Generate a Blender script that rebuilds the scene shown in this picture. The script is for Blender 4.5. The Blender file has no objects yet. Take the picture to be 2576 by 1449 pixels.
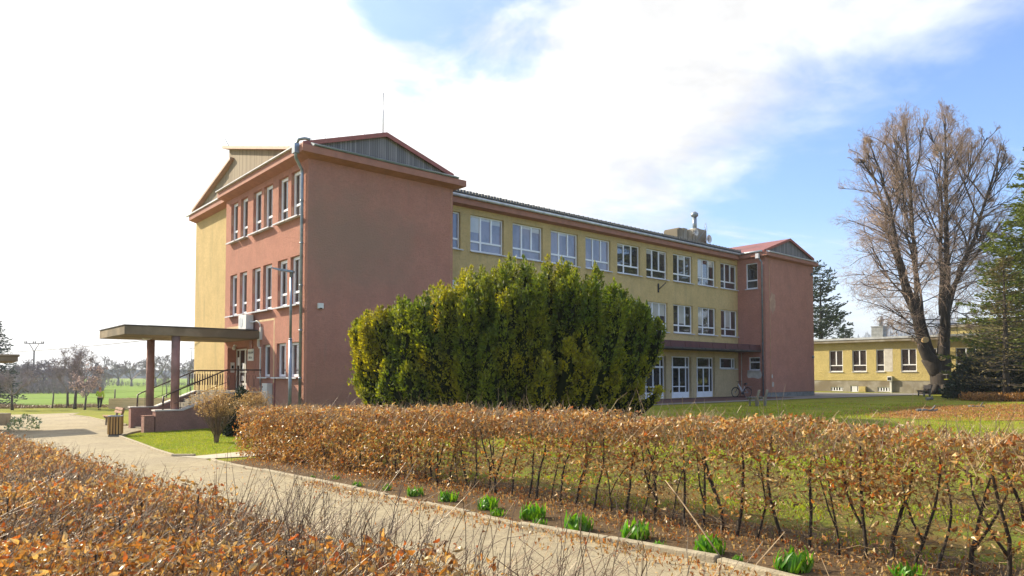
import bpy, math, random
import numpy as np
from mathutils import Vector, Matrix, geometry
R = math.radians
random.seed(7); RNG = np.random.default_rng(7)
S = bpy.context.scene
COL = S.collection

# ------------------------------------------------------------------ camera
CH = 1.6
cd = bpy.data.cameras.new("camera"); cam = bpy.data.objects.new("camera", cd); COL.objects.link(cam)
cd.sensor_width = 36; cd.lens = 1753/2576*36; cd.clip_end = 6000; cd.clip_start = .05
cd.shift_y = 159.3/2576
cam.location = (0, 0, CH); cam.rotation_euler = (R(92), 0, 0)
S.camera = cam
S.view_settings.view_transform = 'Standard'; S.view_settings.look = 'None'
S.view_settings.exposure = 0.88; S.view_settings.gamma = 1

# ------------------------------------------------------------------ sun + sky
SUN_AZ, SUN_EL = -66.0, 32.0          # azimuth from +Y, negative = left
sd = bpy.data.lights.new("sun", 'SUN'); so = bpy.data.objects.new("sun", sd); COL.objects.link(so)
sd.energy = 5.0; sd.angle = R(.5); sd.color = (1, .88, .68)
so.rotation_euler = (R(90-SUN_EL), 0, R(-SUN_AZ+180)); so.location = (0, 0, 60)
TOSUN = Vector((math.sin(R(SUN_AZ))*math.cos(R(SUN_EL)), math.cos(R(SUN_AZ))*math.cos(R(SUN_EL)), math.sin(R(SUN_EL))))
so.rotation_euler = TOSUN.to_track_quat('Z', 'Y').to_euler()

W = bpy.data.worlds.new("World"); S.world = W; W.use_nodes = True
W.cycles.sampling_method = 'AUTOMATIC'
class NT:
    def __init__(s, nt): s.nt = nt; nt.nodes.clear()
    def n(s, t, **k):
        nd = s.nt.nodes.new(t)
        ins = k.pop('ins', {})
        for a, b in k.items(): setattr(nd, a, b)
        for a, b in ins.items():
            if isinstance(b, bpy.types.NodeSocket): s.nt.links.new(b, nd.inputs[a])
            elif b is not None: nd.inputs[a].default_value = b
        return nd
    def math(s, op, a, b=None, clamp=False, c=None):
        ins = {0: a}
        if b is not None: ins[1] = b
        if c is not None: ins[2] = c
        return s.n('ShaderNodeMath', operation=op, use_clamp=clamp, ins=ins).outputs[0]
    def dot(s, a, b):
        return s.n('ShaderNodeVectorMath', operation='DOT_PRODUCT', ins={0: a, 1: b}).outputs['Value']
    def noise(s, vec, scale, detail=4, rough=.55, dist=0, dims='3D'):
        return s.n('ShaderNodeTexNoise', noise_dimensions=dims, ins={'Vector': vec, 'Scale': scale, 'Detail': detail, 'Roughness': rough, 'Distortion': dist}).outputs[0]
    def ramp(s, f, lo, hi, a=0., b=1., smooth=True):
        return s.n('ShaderNodeMapRange', interpolation_type='SMOOTHSTEP' if smooth else 'LINEAR',
                   ins={0: f, 1: lo, 2: hi, 3: a, 4: b}).outputs[0]
    def mix(s, f, a, b, bt='MIX'):
        nd = s.nt.nodes.new('ShaderNodeMix'); nd.data_type = 'RGBA'; nd.blend_type = bt
        for i, v in ((0, f), (6, a), (7, b)):
            if isinstance(v, bpy.types.NodeSocket): s.nt.links.new(v, nd.inputs[i])
            elif i and len(v) == 3: nd.inputs[i].default_value = (*v, 1)
            else: nd.inputs[i].default_value = v
        return nd.outputs[2]

def px_dir(x, y):
    xs = (x-1288)/1753; ys = (883.8-y)/1753; p = R(2)
    return Vector((xs, math.cos(p)-ys*math.sin(p), math.sin(p)+ys*math.cos(p))).normalized()
def build_world():
    t = NT(W.node_tree)
    sky = t.n('ShaderNodeTexSky', sky_type='NISHITA', sun_disc=False, sun_elevation=R(SUN_EL), sun_rotation=R(SUN_AZ),
              altitude=300, air_density=1.0, dust_density=1.2, ozone_density=1.6)
    d = t.n('ShaderNodeTexCoord').outputs['Generated']
    sep = t.n('ShaderNodeSeparateXYZ', ins={0: d})
    z = t.math('MAXIMUM', sep.outputs[2], 0.0)
    den = t.math('ADD', z, .22)
    cx = t.math('DIVIDE', sep.outputs[0], den); cy = t.math('DIVIDE', sep.outputs[1], den)
    cv = t.n('ShaderNodeCombineXYZ', ins={0: cx, 1: cy, 2: 0.0}).outputs[0]
    n1 = t.noise(cv, 1.1, 6, .56); n2 = t.noise(cv, 3.2, 6, .6, .3)
    # one long bank of cloud towards the sun, clear sky on the other side of a great circle
    a, b = px_dir(2120, 0), px_dir(1500, 520)
    nrm = a.cross(b).normalized()
    if nrm.dot(px_dir(2500, 100)) < 0: nrm = -nrm
    s_ = t.dot(d, tuple(nrm))
    s2 = t.math('ADD', s_, t.math('MULTIPLY', t.math('SUBTRACT', n1, .5), .40))
    s2 = t.math('ADD', s2, t.math('MULTIPLY', t.math('SUBTRACT', n2, .5), .26))
    blue = t.ramp(s2, -.06, .13)
    # small gap in the cloud high up
    g = t.dot(d, tuple(px_dir(1075, -20)))
    g = t.math('ADD', g, t.math('MULTIPLY', t.math('SUBTRACT', n2, .5), .035))
    g2 = t.math('ADD', t.dot(d, tuple(px_dir(1215, -60))), t.math('MULTIPLY', t.math('SUBTRACT', n2, .5), .035))
    gap = t.ramp(t.math('MAXIMUM', g, g2), .989, 1.0, 0, .85)
    blue = t.math('MAXIMUM', blue, gap)
    # wisps
    rot = t.n('ShaderNodeMapping', ins={0: cv, 2: (0, 0, R(-35)), 3: (1.0, 2.2, 1)}).outputs[0]
    w = t.noise(rot, 1.5, 7, .6, .5)
    wz = t.ramp(w, .55, .78, 0, .8)
    low = t.ramp(sep.outputs[2], .22, .0, 0, .8)
    behind = t.ramp(sep.outputs[1], .05, -.5, 0, .75)
    blue = t.math('MAXIMUM', blue, behind)
    cover = t.math('SUBTRACT', 1.0, blue)
    cover = t.math('MAXIMUM', cover, wz)
    cover = t.math('MAXIMUM', cover, low)
    up = t.ramp(sep.outputs[2], -.02, .02)
    shade = t.ramp(t.noise(cv, 1.7, 7, .6, .4), .36, .64, 4.0, 6.4)
    sunw = t.ramp(t.dot(d, tuple(TOSUN)), .3, .95, 0.0, 1.6)
    lum = t.math('ADD', shade, sunw)
    cc = t.n('ShaderNodeVectorMath', operation='SCALE', ins={0: (1.0, 1.0, 1.0), 3: lum}).outputs[0]
    skyc = t.mix(1.0, sky.outputs[0], (.80, 1.02, 1.32), 'MULTIPLY')
    c = t.mix(cover, skyc, cc)
    c = t.mix(t.math('SUBTRACT', 1.0, up), c, (2.0, 1.9, 1.3))
    bg = t.n('ShaderNodeBackground', ins={0: c, 1: .12})
    out = t.n('ShaderNodeOutputWorld', ins={0: bg.outputs[0]})
build_world()

# ------------------------------------------------------------------ terrain height, placement helpers
def hgt(x, y=0):
    t = -np.asarray(x, float)
    sp = np.where(t > 40, t, 1.5*np.log1p(np.exp(np.clip(t/1.5, -30, 27))))
    return -1.02*np.tanh(sp/18)
def at(px, py):
    """ground point seen at a place of the survey picture (2576 wide)"""
    xs = (px-1288)/1753; ys = (883.8-py)/1753; p = R(2)
    d = np.array([xs, math.cos(p)-ys*math.sin(p), math.sin(p)+ys*math.cos(p)])
    z = 0.
    for i in range(40):
        q = d*((z-CH)/d[2]); z = .5*z+.5*float(hgt(q[0]))
    return Vector((q[0], q[1], float(hgt(q[0]))))
def along(px, depth):
    return (px-1288)/1753*depth
A0 = Vector((-8.108, 27.5, 0)); TH = math.atan(2012/1753)
UX, UY = math.sin(TH), math.cos(TH); ROT = math.pi/2-TH
def uv(u, v, z=0): return Vector((A0.x+u*UX-v*UY, A0.y+u*UY+v*UX, z))
MU = Matrix.Translation(A0) @ Matrix.Rotation(ROT, 4, 'Z')

def tag(o, label=None, cat=None, group=None, kind=None):
    if label: o['label'] = label
    if cat: o['category'] = cat
    if group: o['group'] = group
    if kind: o['kind'] = kind
    return o
def empty(name, loc=(0, 0, 0), rz=0, **k):
    o = bpy.data.objects.new(name, None); COL.objects.link(o); o.location = loc; o.rotation_euler = (0, 0, rz)
    o.empty_display_size = .2
    return tag(o, **k)
def link(name, me, m, parent=None, **k):
    o = bpy.data.objects.new(name, me); COL.objects.link(o)
    if m is not None:
        for q in (m if isinstance(m, (list, tuple)) else [m]): me.materials.append(q)
    if parent is not None: o.parent = parent
    return tag(o, **k)
def copy_tree(o, parent=None):
    c = o.copy(); COL.objects.link(c)
    if parent is not None: c.parent = parent
    for ch in [x for x in o.children]: copy_tree(ch, c)
    return c
def npmesh(name, v, f, smooth=False, mi=None):
    v = np.asarray(v, np.float32); f = np.asarray(f, np.int32); k = f.shape[1]
    me = bpy.data.meshes.new(name)
    me.vertices.add(len(v)); me.vertices.foreach_set('co', v.ravel())
    me.loops.add(f.size); me.loops.foreach_set('vertex_index', f.ravel())
    me.polygons.add(len(f)); me.polygons.foreach_set('loop_start', np.arange(len(f), dtype=np.int32)*k)
    if mi is not None: me.polygons.foreach_set('material_index', np.asarray(mi, np.int32))
    me.polygons.foreach_set('use_smooth', np.full(len(f), smooth))
    me.update(calc_edges=True); me.validate()
    return me
class MB:
    """collects boxes, quads, tubes; builds ONE mesh"""
    def __init__(s): s.v = []; s.f = []; s.sm = []
    def add(s, vs, fs, sm=False):
        b = len(s.v); s.v += [tuple(q) for q in vs]; s.f += [tuple(b+i for i in g) for g in fs]; s.sm += [sm]*len(fs); return s
    def box(s, a, b):
        (x0, y0, z0), (x1, y1, z1) = a, b
        if x0 > x1: x0, x1 = x1, x0
        if y0 > y1: y0, y1 = y1, y0
        if z0 > z1: z0, z1 = z1, z0
        return s.add([(x0, y0, z0), (x1, y0, z0), (x1, y1, z0), (x0, y1, z0), (x0, y0, z1), (x1, y0, z1), (x1, y1, z1), (x0, y1, z1)],
                     [(0, 3, 2, 1), (4, 5, 6, 7), (0, 1, 5, 4), (1, 2, 6, 5), (2, 3, 7, 6), (3, 0, 4, 7)])
    def hexa(s, p):      # 4 bottom + 4 top points
        return s.add(p, [(0, 3, 2, 1), (4, 5, 6, 7), (0, 1, 5, 4), (1, 2, 6, 5), (2, 3, 7, 6), (3, 0, 4, 7)])
    def prism(s, prof, fn, t0, t1):   # 2-D outline extruded; fn(a,b,t)->xyz
        n = len(prof); vs = [fn(a, b, t0) for a, b in prof]+[fn(a, b, t1) for a, b in prof]
        fs = [(i, (i+1) % n, (i+1) % n+n, i+n) for i in range(n)]+[tuple(range(n))[::-1], tuple(range(n, 2*n))]
        return s.add(vs, fs)
    def tube(s, pts, r, n=8, cap=True, sm=True):
        pts = [Vector(p) for p in pts]; rs = r if isinstance(r, (list, tuple)) else [r]*len(pts)
        vs = []; up = None
        for i, p in enumerate(pts):
            d = (pts[min(i+1, len(pts)-1)]-pts[max(i-1, 0)]).normalized()
            if up is None: up = Vector((0, 0, 1)) if abs(d.z) < .9 else Vector((1, 0, 0))
            a = d.cross(up).normalized(); b = a.cross(d).normalized(); up = b
            for j in range(n):
                t = 2*math.pi*j/n; vs.append(p+(a*math.cos(t)+b*math.sin(t))*rs[i])
        fs = [(i*n+j, i*n+(j+1) % n, (i+1)*n+(j+1) % n, (i+1)*n+j) for i in range(len(pts)-1) for j in range(n)]
        base = len(s.v); s.add(vs, fs, sm)
        if cap:
            s.f += [tuple(base+j for j in range(n))[::-1], tuple(base+(len(pts)-1)*n+j for j in range(n))]; s.sm += [False, False]
        return s
    def mesh(s, name, bevel=0):
        me = bpy.data.meshes.new(name); me.from_pydata(s.v, [], s.f)
        me.polygons.foreach_set('use_smooth', s.sm); me.update(); return me
    def build(s, name, m, parent=None, bevel=0, **k):
        o = link(name, s.mesh(name), m, parent, **k)
        if bevel:
            b = o.modifiers.new('bevel', 'BEVEL'); b.width = bevel; b.segments = 2; b.limit_method = 'ANGLE'
        return o

# ------------------------------------------------------------------ materials
M = {}
def mat(name, c1, c2=None, scale=3., rough=.8, bump=0., bscale=40., c3=None, metal=0., spec=.5, lo=.35, hi=.65, isl=0., trans=0., detail=5, stretch=None, tcol=None):
    m = bpy.data.materials.new(name); m.use_nodes = True; t = NT(m.node_tree)
    co = t.n('ShaderNodeTexCoord').outputs['Object']
    if stretch: co = t.n('ShaderNodeMapping', ins={0: co, 3: stretch}).outputs[0]
    col = (*c1, 1)
    if c2: col = t.mix(t.ramp(t.noise(co, scale, detail), lo, hi), c1, c2)
    if c3: col = t.mix(t.ramp(t.noise(co, scale*.31, 3), .45, .62), col, c3)
    if isl:
        rnd = t.n('ShaderNodeNewGeometry').outputs['Random Per Island']
        hs = t.n('ShaderNodeHueSaturation', ins={'Color': col if not isinstance(col, tuple) else col,
             'Value': t.ramp(rnd, 0, 1, 1-isl, 1+isl, False), 'Hue': t.ramp(t.math('FRACT', t.math('MULTIPLY', rnd, 7.3)), 0, 1, .5-.018*isl, .5+.03*isl, False)})
        col = hs.outputs[0]
    b = t.n('ShaderNodeBsdfPrincipled', ins={'Base Color': col, 'Roughness': rough, 'Metallic': metal, 'Specular IOR Level': spec})
    if bump:
        bn = t.n('ShaderNodeBump', ins={'Strength': bump, 'Distance': .03, 'Height': t.noise(co, bscale, 4, .65)})
        t.nt.links.new(bn.outputs[0], b.inputs['Normal'])
    sh = b.outputs[0]
    if trans:
        tc = t.mix(1., col, (*(tcol or (1, 1, 1)), 1)[:3], 'MULTIPLY')
        tr = t.n('ShaderNodeBsdfTranslucent', ins={'Color': tc})
        sh = t.n('ShaderNodeMixShader', ins={0: trans, 1: sh, 2: tr.outputs[0]}).outputs[0]
    t.n('ShaderNodeOutputMaterial', ins={0: sh})
    M[name] = m; return m

def plaster(name, base, dark, stain, stain_f, streaks=False):
    """rough-cast render with weathering of its own shape"""
    m = bpy.data.materials.new(name); m.use_nodes = True; t = NT(m.node_tree)
    co = t.n('ShaderNodeTexCoord').outputs['Object']
    c = t.mix(t.ramp(t.noise(co, 1.1, 6, .6), .3, .72), base, dark)
    c = t.mix(t.ramp(t.noise(co, 6.5, 6, .75), .40, .68, 0, .42), c, tuple(q*.62 for q in base))
    c = t.mix(t.ramp(t.noise(co, 34, 3, .8), .45, .62, 0, .5), c, tuple(q*.5 for q in base))
    f = stain_f(t, co)
    c = t.mix(f, c, stain)
    bn = t.n('ShaderNodeBump', ins={'Strength': 1., 'Distance': .09, 'Height': t.noise(co, 13, 7, .8)})
    b = t.n('ShaderNodeBsdfPrincipled', ins={'Base Color': c, 'Roughness': .93, 'Specular IOR Level': .2, 'Normal': bn.outputs[0]})
    t.n('ShaderNodeOutputMaterial', ins={0: b.outputs[0]}); M[name] = m; return m
def st_red(t, co):
    s = t.n('ShaderNodeSeparateXYZ', ins={0: co})
    # big grey-green weathered blotch on the upper part of the blind wall
    u = t.math('DIVIDE', t.math('SUBTRACT', s.outputs[0], 2.0), 3.8); z = t.math('DIVIDE', t.math('SUBTRACT', s.outputs[2], 7.2), 2.5)
    r = t.math('SQRT', t.math('ADD', t.math('POWER', t.math('ABSOLUTE', u), 2.), t.math('POWER', t.math('ABSOLUTE', z), 2.)))
    r = t.math('ADD', r, t.math('MULTIPLY', t.math('SUBTRACT', t.noise(co, .8, 6, .65), .5), 1.5))
    a = t.ramp(r, 1.3, .1, 0, .85)
    onface = t.ramp(s.outputs[1], .06, .02)
    a = t.math('MULTIPLY', a, onface)
    low = t.ramp(t.math('ADD', s.outputs[2], t.math('MULTIPLY', t.noise(co, .9, 5), 2.)), 3.4, 1.4, 0, .3)
    sm = t.n('ShaderNodeMapping', ins={0: co, 3: (2.6, 2.6, .14)}).outputs[0]
    a = t.math('MAXIMUM', a, t.ramp(t.noise(sm, 1.6, 6, .7), .52, .74, 0, .45))
    return t.math('MAXIMUM', a, t.math('MAXIMUM', low, t.ramp(t.noise(co, .5, 5, .6), .58, .8, 0, .35)))
def st_yel(t, co):
    mp = t.n('ShaderNodeMapping', ins={0: co, 3: (1.4, 1.4, .16)}).outputs[0]
    return t.ramp(t.noise(mp, 1.5, 6, .65), .5, .78, 0, .55)
plaster('plaster_red', (.62, .295, .215), (.52, .245, .18), (.37, .235, .17), st_red)
plaster('plaster_yellow', (.76, .565, .265), (.65, .485, .225), (.37, .295, .155), st_yel)
plaster('plaster_ochre', (.66, .53, .22), (.56, .45, .18), (.38, .31, .15), st_yel)
plaster('plaster_porch', (.48, .27, .21), (.40, .225, .175), (.21, .15, .115), st_yel)
plaster('plaster_pier', (.70, .54, .31), (.62, .48, .27), (.42, .32, .18), st_yel)
mat('eave_paint', (.40, .18, .125), (.33, .15, .105), 2.5, .85, .3)
mat('soffit', (.30, .16, .11), (.24, .13, .09), 2., .9, .2)
mat('white_frame', (.86, .87, .9), (.8, .81, .84), 2., .35)
mat('sill_metal', (.62, .63, .66), (.5, .5, .52), 3., .4)
mat('zinc', (.30, .34, .38), (.22, .25, .28), 4., .38, metal=.55)
mat('gutter_metal', (.22, .27, .31), (.16, .2, .23), 3., .4, metal=.5)
mat('gutter_light', (.6, .63, .64), (.45, .47, .48), 3., .4, metal=.3)
mat('dark_roof', (.06, .065, .07), (.09, .095, .1), 6., .6, .3)
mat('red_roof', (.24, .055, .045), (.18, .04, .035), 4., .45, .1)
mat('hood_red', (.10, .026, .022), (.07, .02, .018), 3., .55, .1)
mat('red_trim', (.36, .10, .065), (.27, .08, .05), 4., .5)
mat('trim_pale', (.42, .27, .18), (.34, .22, .15), 4., .6)
mat('concrete', (.34, .31, .25), (.24, .21, .16), 1.4, .92, .5, 18, c3=(.2, .165, .11))
mat('canopy_concrete', (.30, .235, .15), (.2, .15, .09), 1.2, .95, .6, 14, c3=(.15, .12, .075))
mat('column_paint', (.36, .2, .17), (.28, .15, .125), 2.2, .9, .5, 30, c3=(.2, .13, .1))
mat('coping', (.66, .62, .56), (.55, .51, .45), 4., .8, .3)
mat('plinth_stone', (.27, .28, .27), (.19, .2, .19), 3., .9, .4)
mat('rail_paint', (.055, .028, .02), (.09, .045, .03), 6., .45)
mat('patch_plaster', (.60, .56, .50), (.5, .46, .4), 3., .95, .4)
mat('patch_warm', (.66, .5, .28), (.55, .4, .22), 3., .95, .4)
mat('patch_dull', (.55, .34, .23), (.44, .26, .18), 3., .95, .4)
mat('felt_and_shade', (.05, .05, .048), (.1, .09, .08), 4., .9, .4)  # felt on the porch canopy; painted shade on the terrace hood slab
mat('plastic_white', (.72, .71, .66), (.66, .65, .6), 3., .45)
mat('black_metal', (.02, .02, .022), None, rough=.5)
mat('dark_inside', (.012, .013, .014), None, rough=.9)
mat('grey_wood', (.2, .19, .17), (.12, .115, .1), 6., .9, .4, stretch=(1, 1, .12))
mat('wood_bin', (.50, .28, .08), (.38, .20, .055), 5., .7, .3, stretch=(3, 3, .2))
mat('wood_bench', (.36, .19, .11), (.27, .14, .08), 6., .65, .3)
mat('wood_pale', (.75, .60, .34), (.62, .48, .26), 3., .8, .4, stretch=(.3, .3, 6))
mat('bark', (.055, .042, .03), (.03, .024, .018), 7., .95, 1., 14, stretch=(1, 1, .35))
mat('bark_fruit', (.10, .085, .075), (.06, .05, .045), 7., .95, .6, 18)
mat('twig_linden', (.42, .30, .21), (.30, .21, .15), 1.2, .7)
mat('twig_brown', (.20, .12, .06), (.11, .065, .035), 9., .6, spec=.6)
mat('twig_pale', (.42, .30, .16), (.26, .17, .08), 9., .5, spec=.6)
mat('twig_far', (.30, .25, .25), (.22, .19, .2), 2., .8)
mat('cut_wood', (.75, .52, .25), (.6, .4, .18), 8., .8)
mat('beech_leaf', (.38, .21, .06), (.25, .13, .038), 6., .42, isl=.5, trans=.40, spec=.6, tcol=(1.4, 1.0, .5))
mat('beech_leaf_pale', (.56, .41, .19), (.38, .26, .10), 6., .4, isl=.45, trans=.36, spec=.7, tcol=(1.3, 1.0, .55))
mat('beech_leaf_red', (.36, .15, .04), (.27, .11, .03), 6., .42, isl=.4, trans=.4, spec=.5, tcol=(1.5, .85, .4))
mat('yew_green', (.19, .215, .016), (.085, .13, .014), 1.3, .5, isl=.5, trans=.40, c3=(.30, .265, .018), tcol=(1.7, 1.6, .5))
mat('shade_core', (.008, .012, .004), (.014, .02, .006), 3., .95, spec=.03)  # near-black, stands in for the shade inside the bushes
mat('spruce_green', (.14, .165, .010), (.06, .085, .010), 1.4, .6, isl=.4, trans=.3, c3=(.09, .115, .016), tcol=(1.6, 1.6, .5))
mat('spruce_brown', (.16, .12, .035), (.09, .075, .022), 1.2, .7, isl=.4, trans=.2)
mat('pine_green', (.03, .055, .022), (.02, .04, .018), 1.4, .6, isl=.4, trans=.15)
mat('yew_dark', (.02, .038, .012), (.012, .026, .009), 1.4, .6, isl=.4, trans=.1)
mat('blue_spruce', (.06, .085, .075), (.04, .06, .055), 1.4, .6, isl=.4, trans=.15)
mat('lily_green', (.07, .23, .015), (.17, .31, .02), 5., .4, isl=.3, trans=.45, spec=.5, tcol=(1.5, 1.5, .5))
mat('grass_blade', (.20, .28, .010), (.32, .34, .012), 3., .6, isl=.4, trans=.4, tcol=(1.4, 1.4, .5))
mat('blossom', (.75, .55, .5), None, rough=.6, trans=.4)
mat('variegated', (.16, .26, .04), (.6, .62, .4), 14., .35, isl=.3, spec=.8, trans=.2)
mat('skin', (.55, .33, .24), None, rough=.6)
mat('hair', (.32, .14, .07), None, rough=.7)
mat('lime_cloth', (.38, .52, .03), (.32, .46, .03), 6., .85)
mat('black_cloth', (.012, .013, .016), (.02, .02, .024), 8., .85)
mat('paper', (.8, .8, .8), None, rough=.8)
mat('rubber', (.015, .015, .015), None, rough=.7)
mat('bike_paint', (.62, .64, .66), None, rough=.3)
mat('kerb_stone', (.42, .36, .25), (.3, .255, .17), 9., .9, .6, 40, c3=(.36, .30, .2))
mat('wire', (.03, .03, .03), None, rough=.6)
mat('ink', (.04, .045, .09), None, rough=.7)
mat('far_wood', (.17, .20, .23), (.13, .16, .19), .05, .95)  # bluish distance haze is mixed into the wood colour
mat('red_box', (.3, .03, .02), None, rough=.5)

def glass(name, c1, c2, ior=1.9, scale=(.9, .9, .5)):
    m = bpy.data.materials.new(name); m.use_nodes = True; t = NT(m.node_tree)
    co = t.n('ShaderNodeTexCoord').outputs['Object']
    mp = t.n('ShaderNodeMapping', ins={0: co, 3: scale}).outputs[0]
    c = t.mix(t.ramp(t.noise(mp, 1.1, 4, .6), .4, .6), c1, c2)
    bn = t.n('ShaderNodeBump', ins={'Strength': .12, 'Distance': .02, 'Height': t.noise(co, 1.4, 1)})
    b = t.n('ShaderNodeBsdfPrincipled', ins={'Base Color': c, 'Roughness': .03, 'IOR': ior, 'Normal': bn.outputs[0]})
    t.n('ShaderNodeOutputMaterial', ins={0: b.outputs[0]}); M[name] = m
glass('pane_pale', (.16, .15, .19), (.24, .22, .27), 1.8)      # sky reflection put in as a pale lavender base colour
glass('pane_mid', (.03, .028, .03), (.07, .06, .065), 2.3, (.9, .9, .5))
glass('pane_blind', (.42, .41, .38), (.5, .48, .44), 1.8)
glass('pane_dark', (.018, .018, .018), (.05, .045, .04), 1.8)

def boards(name, c1, c2, width=.11, axis=1):
    m = bpy.data.materials.new(name); m.use_nodes = True; t = NT(m.node_tree)
    co = t.n('ShaderNodeTexCoord').outputs['Object']
    s = t.n('ShaderNodeSeparateXYZ', ins={0: co})
    x = t.math('DIVIDE', s.outputs[axis], width)
    fr = t.math('FRACT', x); fl = t.math('FLOOR', x)
    rnd = t.n('ShaderNodeTexWhiteNoise', noise_dimensions='1D', ins={'W': fl}).outputs[0]
    mp = t.n('ShaderNodeMapping', ins={0: co, 3: (12, 12, .8)}).outputs[0]
    f = t.math('ADD', t.math('MULTIPLY', rnd, .6), t.math('MULTIPLY', t.noise(mp, 1., 5, .6), .6))
    c = t.mix(t.ramp(f, .25, .95), c1, c2)
    gp = t.math('MINIMUM', t.ramp(fr, 0, .12), t.ramp(fr, 1, .88))
    c = t.mix(gp, tuple(q*.25 for q in c1), c)
    bn = t.n('ShaderNodeBump', ins={'Strength': .7, 'Distance': .02, 'Height': gp})
    b = t.n('ShaderNodeBsdfPrincipled', ins={'Base Color': c, 'Roughness': .85, 'Normal': bn.outputs[0]})
    t.n('ShaderNodeOutputMaterial', ins={0: b.outputs[0]}); M[name] = m
boards('boards_grey', (.17, .16, .165), (.30, .28, .27), .11, 0)
boards('boards_side', (.34, .27, .18), (.22, .17, .11), .13, 1)

def ground_mat(name, c1, c2, c3, c4, sc=(.5, 4., 30.), bump=.6, bs=35, rough=.95, amt=.5):
    m = bpy.data.materials.new(name); m.use_nodes = True; t = NT(m.node_tree)
    co = t.n('ShaderNodeTexCoord').outputs['Object']
    c = t.mix(t.ramp(t.noise(co, sc[0], 6, .6), .35, .68), c1, c2)
    c = t.mix(t.ramp(t.noise(co, sc[1], 5, .65), .42, .7, 0, amt), c, c3)
    c = t.mix(t.ramp(t.noise(co, sc[2], 3, .7), .45, .7, 0, amt), c, c4)
    bn = t.n('ShaderNodeBump', ins={'Strength': bump, 'Distance': .03, 'Height': t.noise(co, bs, 5, .7)})
    b = t.n('ShaderNodeBsdfPrincipled', ins={'Base Color': c, 'Roughness': rough, 'Specular IOR Level': .2, 'Normal': bn.outputs[0]})
    t.n('ShaderNodeOutputMaterial', ins={0: b.outputs[0]}); M[name] = m
ground_mat('lawn', (.25, .265, .009), (.15, .19, .008), (.27, .19, .04), (.045, .065, .006), amt=.75)
ground_mat('asphalt', (.36, .305, .195), (.285, .24, .16), (.17, .14, .095), (.58, .49, .34), (.5, 6., 45.), .5, 90, .85, .55)
def add_cracks(m):
    nt = m.node_tree; t = NT.__new__(NT); t.nt = nt
    b = next(n for n in nt.nodes if n.type == 'BSDF_PRINCIPLED'); src = b.inputs['Base Color'].links[0].from_socket
    co = t.n('ShaderNodeTexCoord').outputs['Object']
    wv = t.n('ShaderNodeTexNoise', ins={'Vector': co, 'Scale': 1.6, 'Detail': 5.}).outputs['Color']
    vec = t.n('ShaderNodeVectorMath', operation='MULTIPLY_ADD', ins={0: wv, 1: (.9, .9, 0), 2: co}).outputs[0]
    vo = t.n('ShaderNodeTexVoronoi', feature='DISTANCE_TO_EDGE', ins={'Vector': vec, 'Scale': .33}).outputs['Distance']
    gate = t.ramp(t.noise(co, .4, 2), .45, .55)
    cr = t.math('MULTIPLY', t.ramp(vo, .006, .0, 0, .75), gate)
    c = t.mix(cr, src, (.07, .055, .035))
    damp = t.ramp(t.noise(co, .55, 7, .68), .56, .62, 0, .28)
    c = t.mix(damp, c, (.20, .165, .10))
    nt.links.new(c, b.inputs['Base Color'])
add_cracks(M['asphalt'])
ground_mat('asphalt_grey', (.20, .19, .18), (.25, .23, .2), (.16, .155, .15), (.3, .28, .25), (.3, 5., 40.), .4, 80, .9, .4)
ground_mat('lawn_litter', (.15, .095, .03), (.15, .21, .012), (.20, .12, .035), (.06, .06, .012), (.8, 5., 34.), 1., 30, .97, .75)
def blend_patch():
    m = bpy.data.materials.new('patch_mix'); m.use_nodes = True; t = NT(m.node_tree)
    co = t.n('ShaderNodeTexCoord').outputs['Object']
    g = t.mix(t.ramp(t.noise(co, .5, 6, .6), .35, .68), (.215, .215, .012), (.13, .165, .01))
    l = t.mix(t.ramp(t.noise(co, 5., 5, .7), .35, .7), (.42, .20, .06), (.22, .12, .04))
    c = t.mix(t.ramp(t.noise(co, 1.3, 8, .72), .52, .68, .95, .0), g, l)
    bn = t.n('ShaderNodeBump', ins={'Strength': 1., 'Distance': .04, 'Height': t.noise(co, 26, 5, .7)})
    b = t.n('ShaderNodeBsdfPrincipled', ins={'Base Color': c, 'Roughness': .95, 'Specular IOR Level': .2, 'Normal': bn.outputs[0]})
    t.n('ShaderNodeOutputMaterial', ins={0: b.outputs[0]}); M['patch_mix'] = m
blend_patch()
ground_mat('soil', (.10, .065, .035), (.14, .09, .05), (.055, .038, .02), (.2, .13, .06), (1.2, 7., 45.), 1., 30, .97, .7)
ground_mat('litter_ground', (.34, .17, .06), (.27, .135, .05), (.2, .13, .04), (.42, .25, .10), (.5, 5., 28.), 1., 26, .95, .7)
ground_mat('crop', (.12, .22, .012), (.15, .24, .018), (.17, .19, .03), (.08, .13, .012), (.05, .6, 6.), .5, 8, .95, .4)
ground_mat('terrace_paving', (.10, .055, .05), (.13, .075, .065), (.08, .05, .045), (.16, .1, .085), (.5, 6., 40.), .3, 60, .85, .4)
ground_mat('slab_paving', (.48, .43, .33), (.4, .36, .27), (.36, .32, .24), (.52, .47, .37), (.6, 5., 40.), .3, 60, .9, .4)

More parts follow.
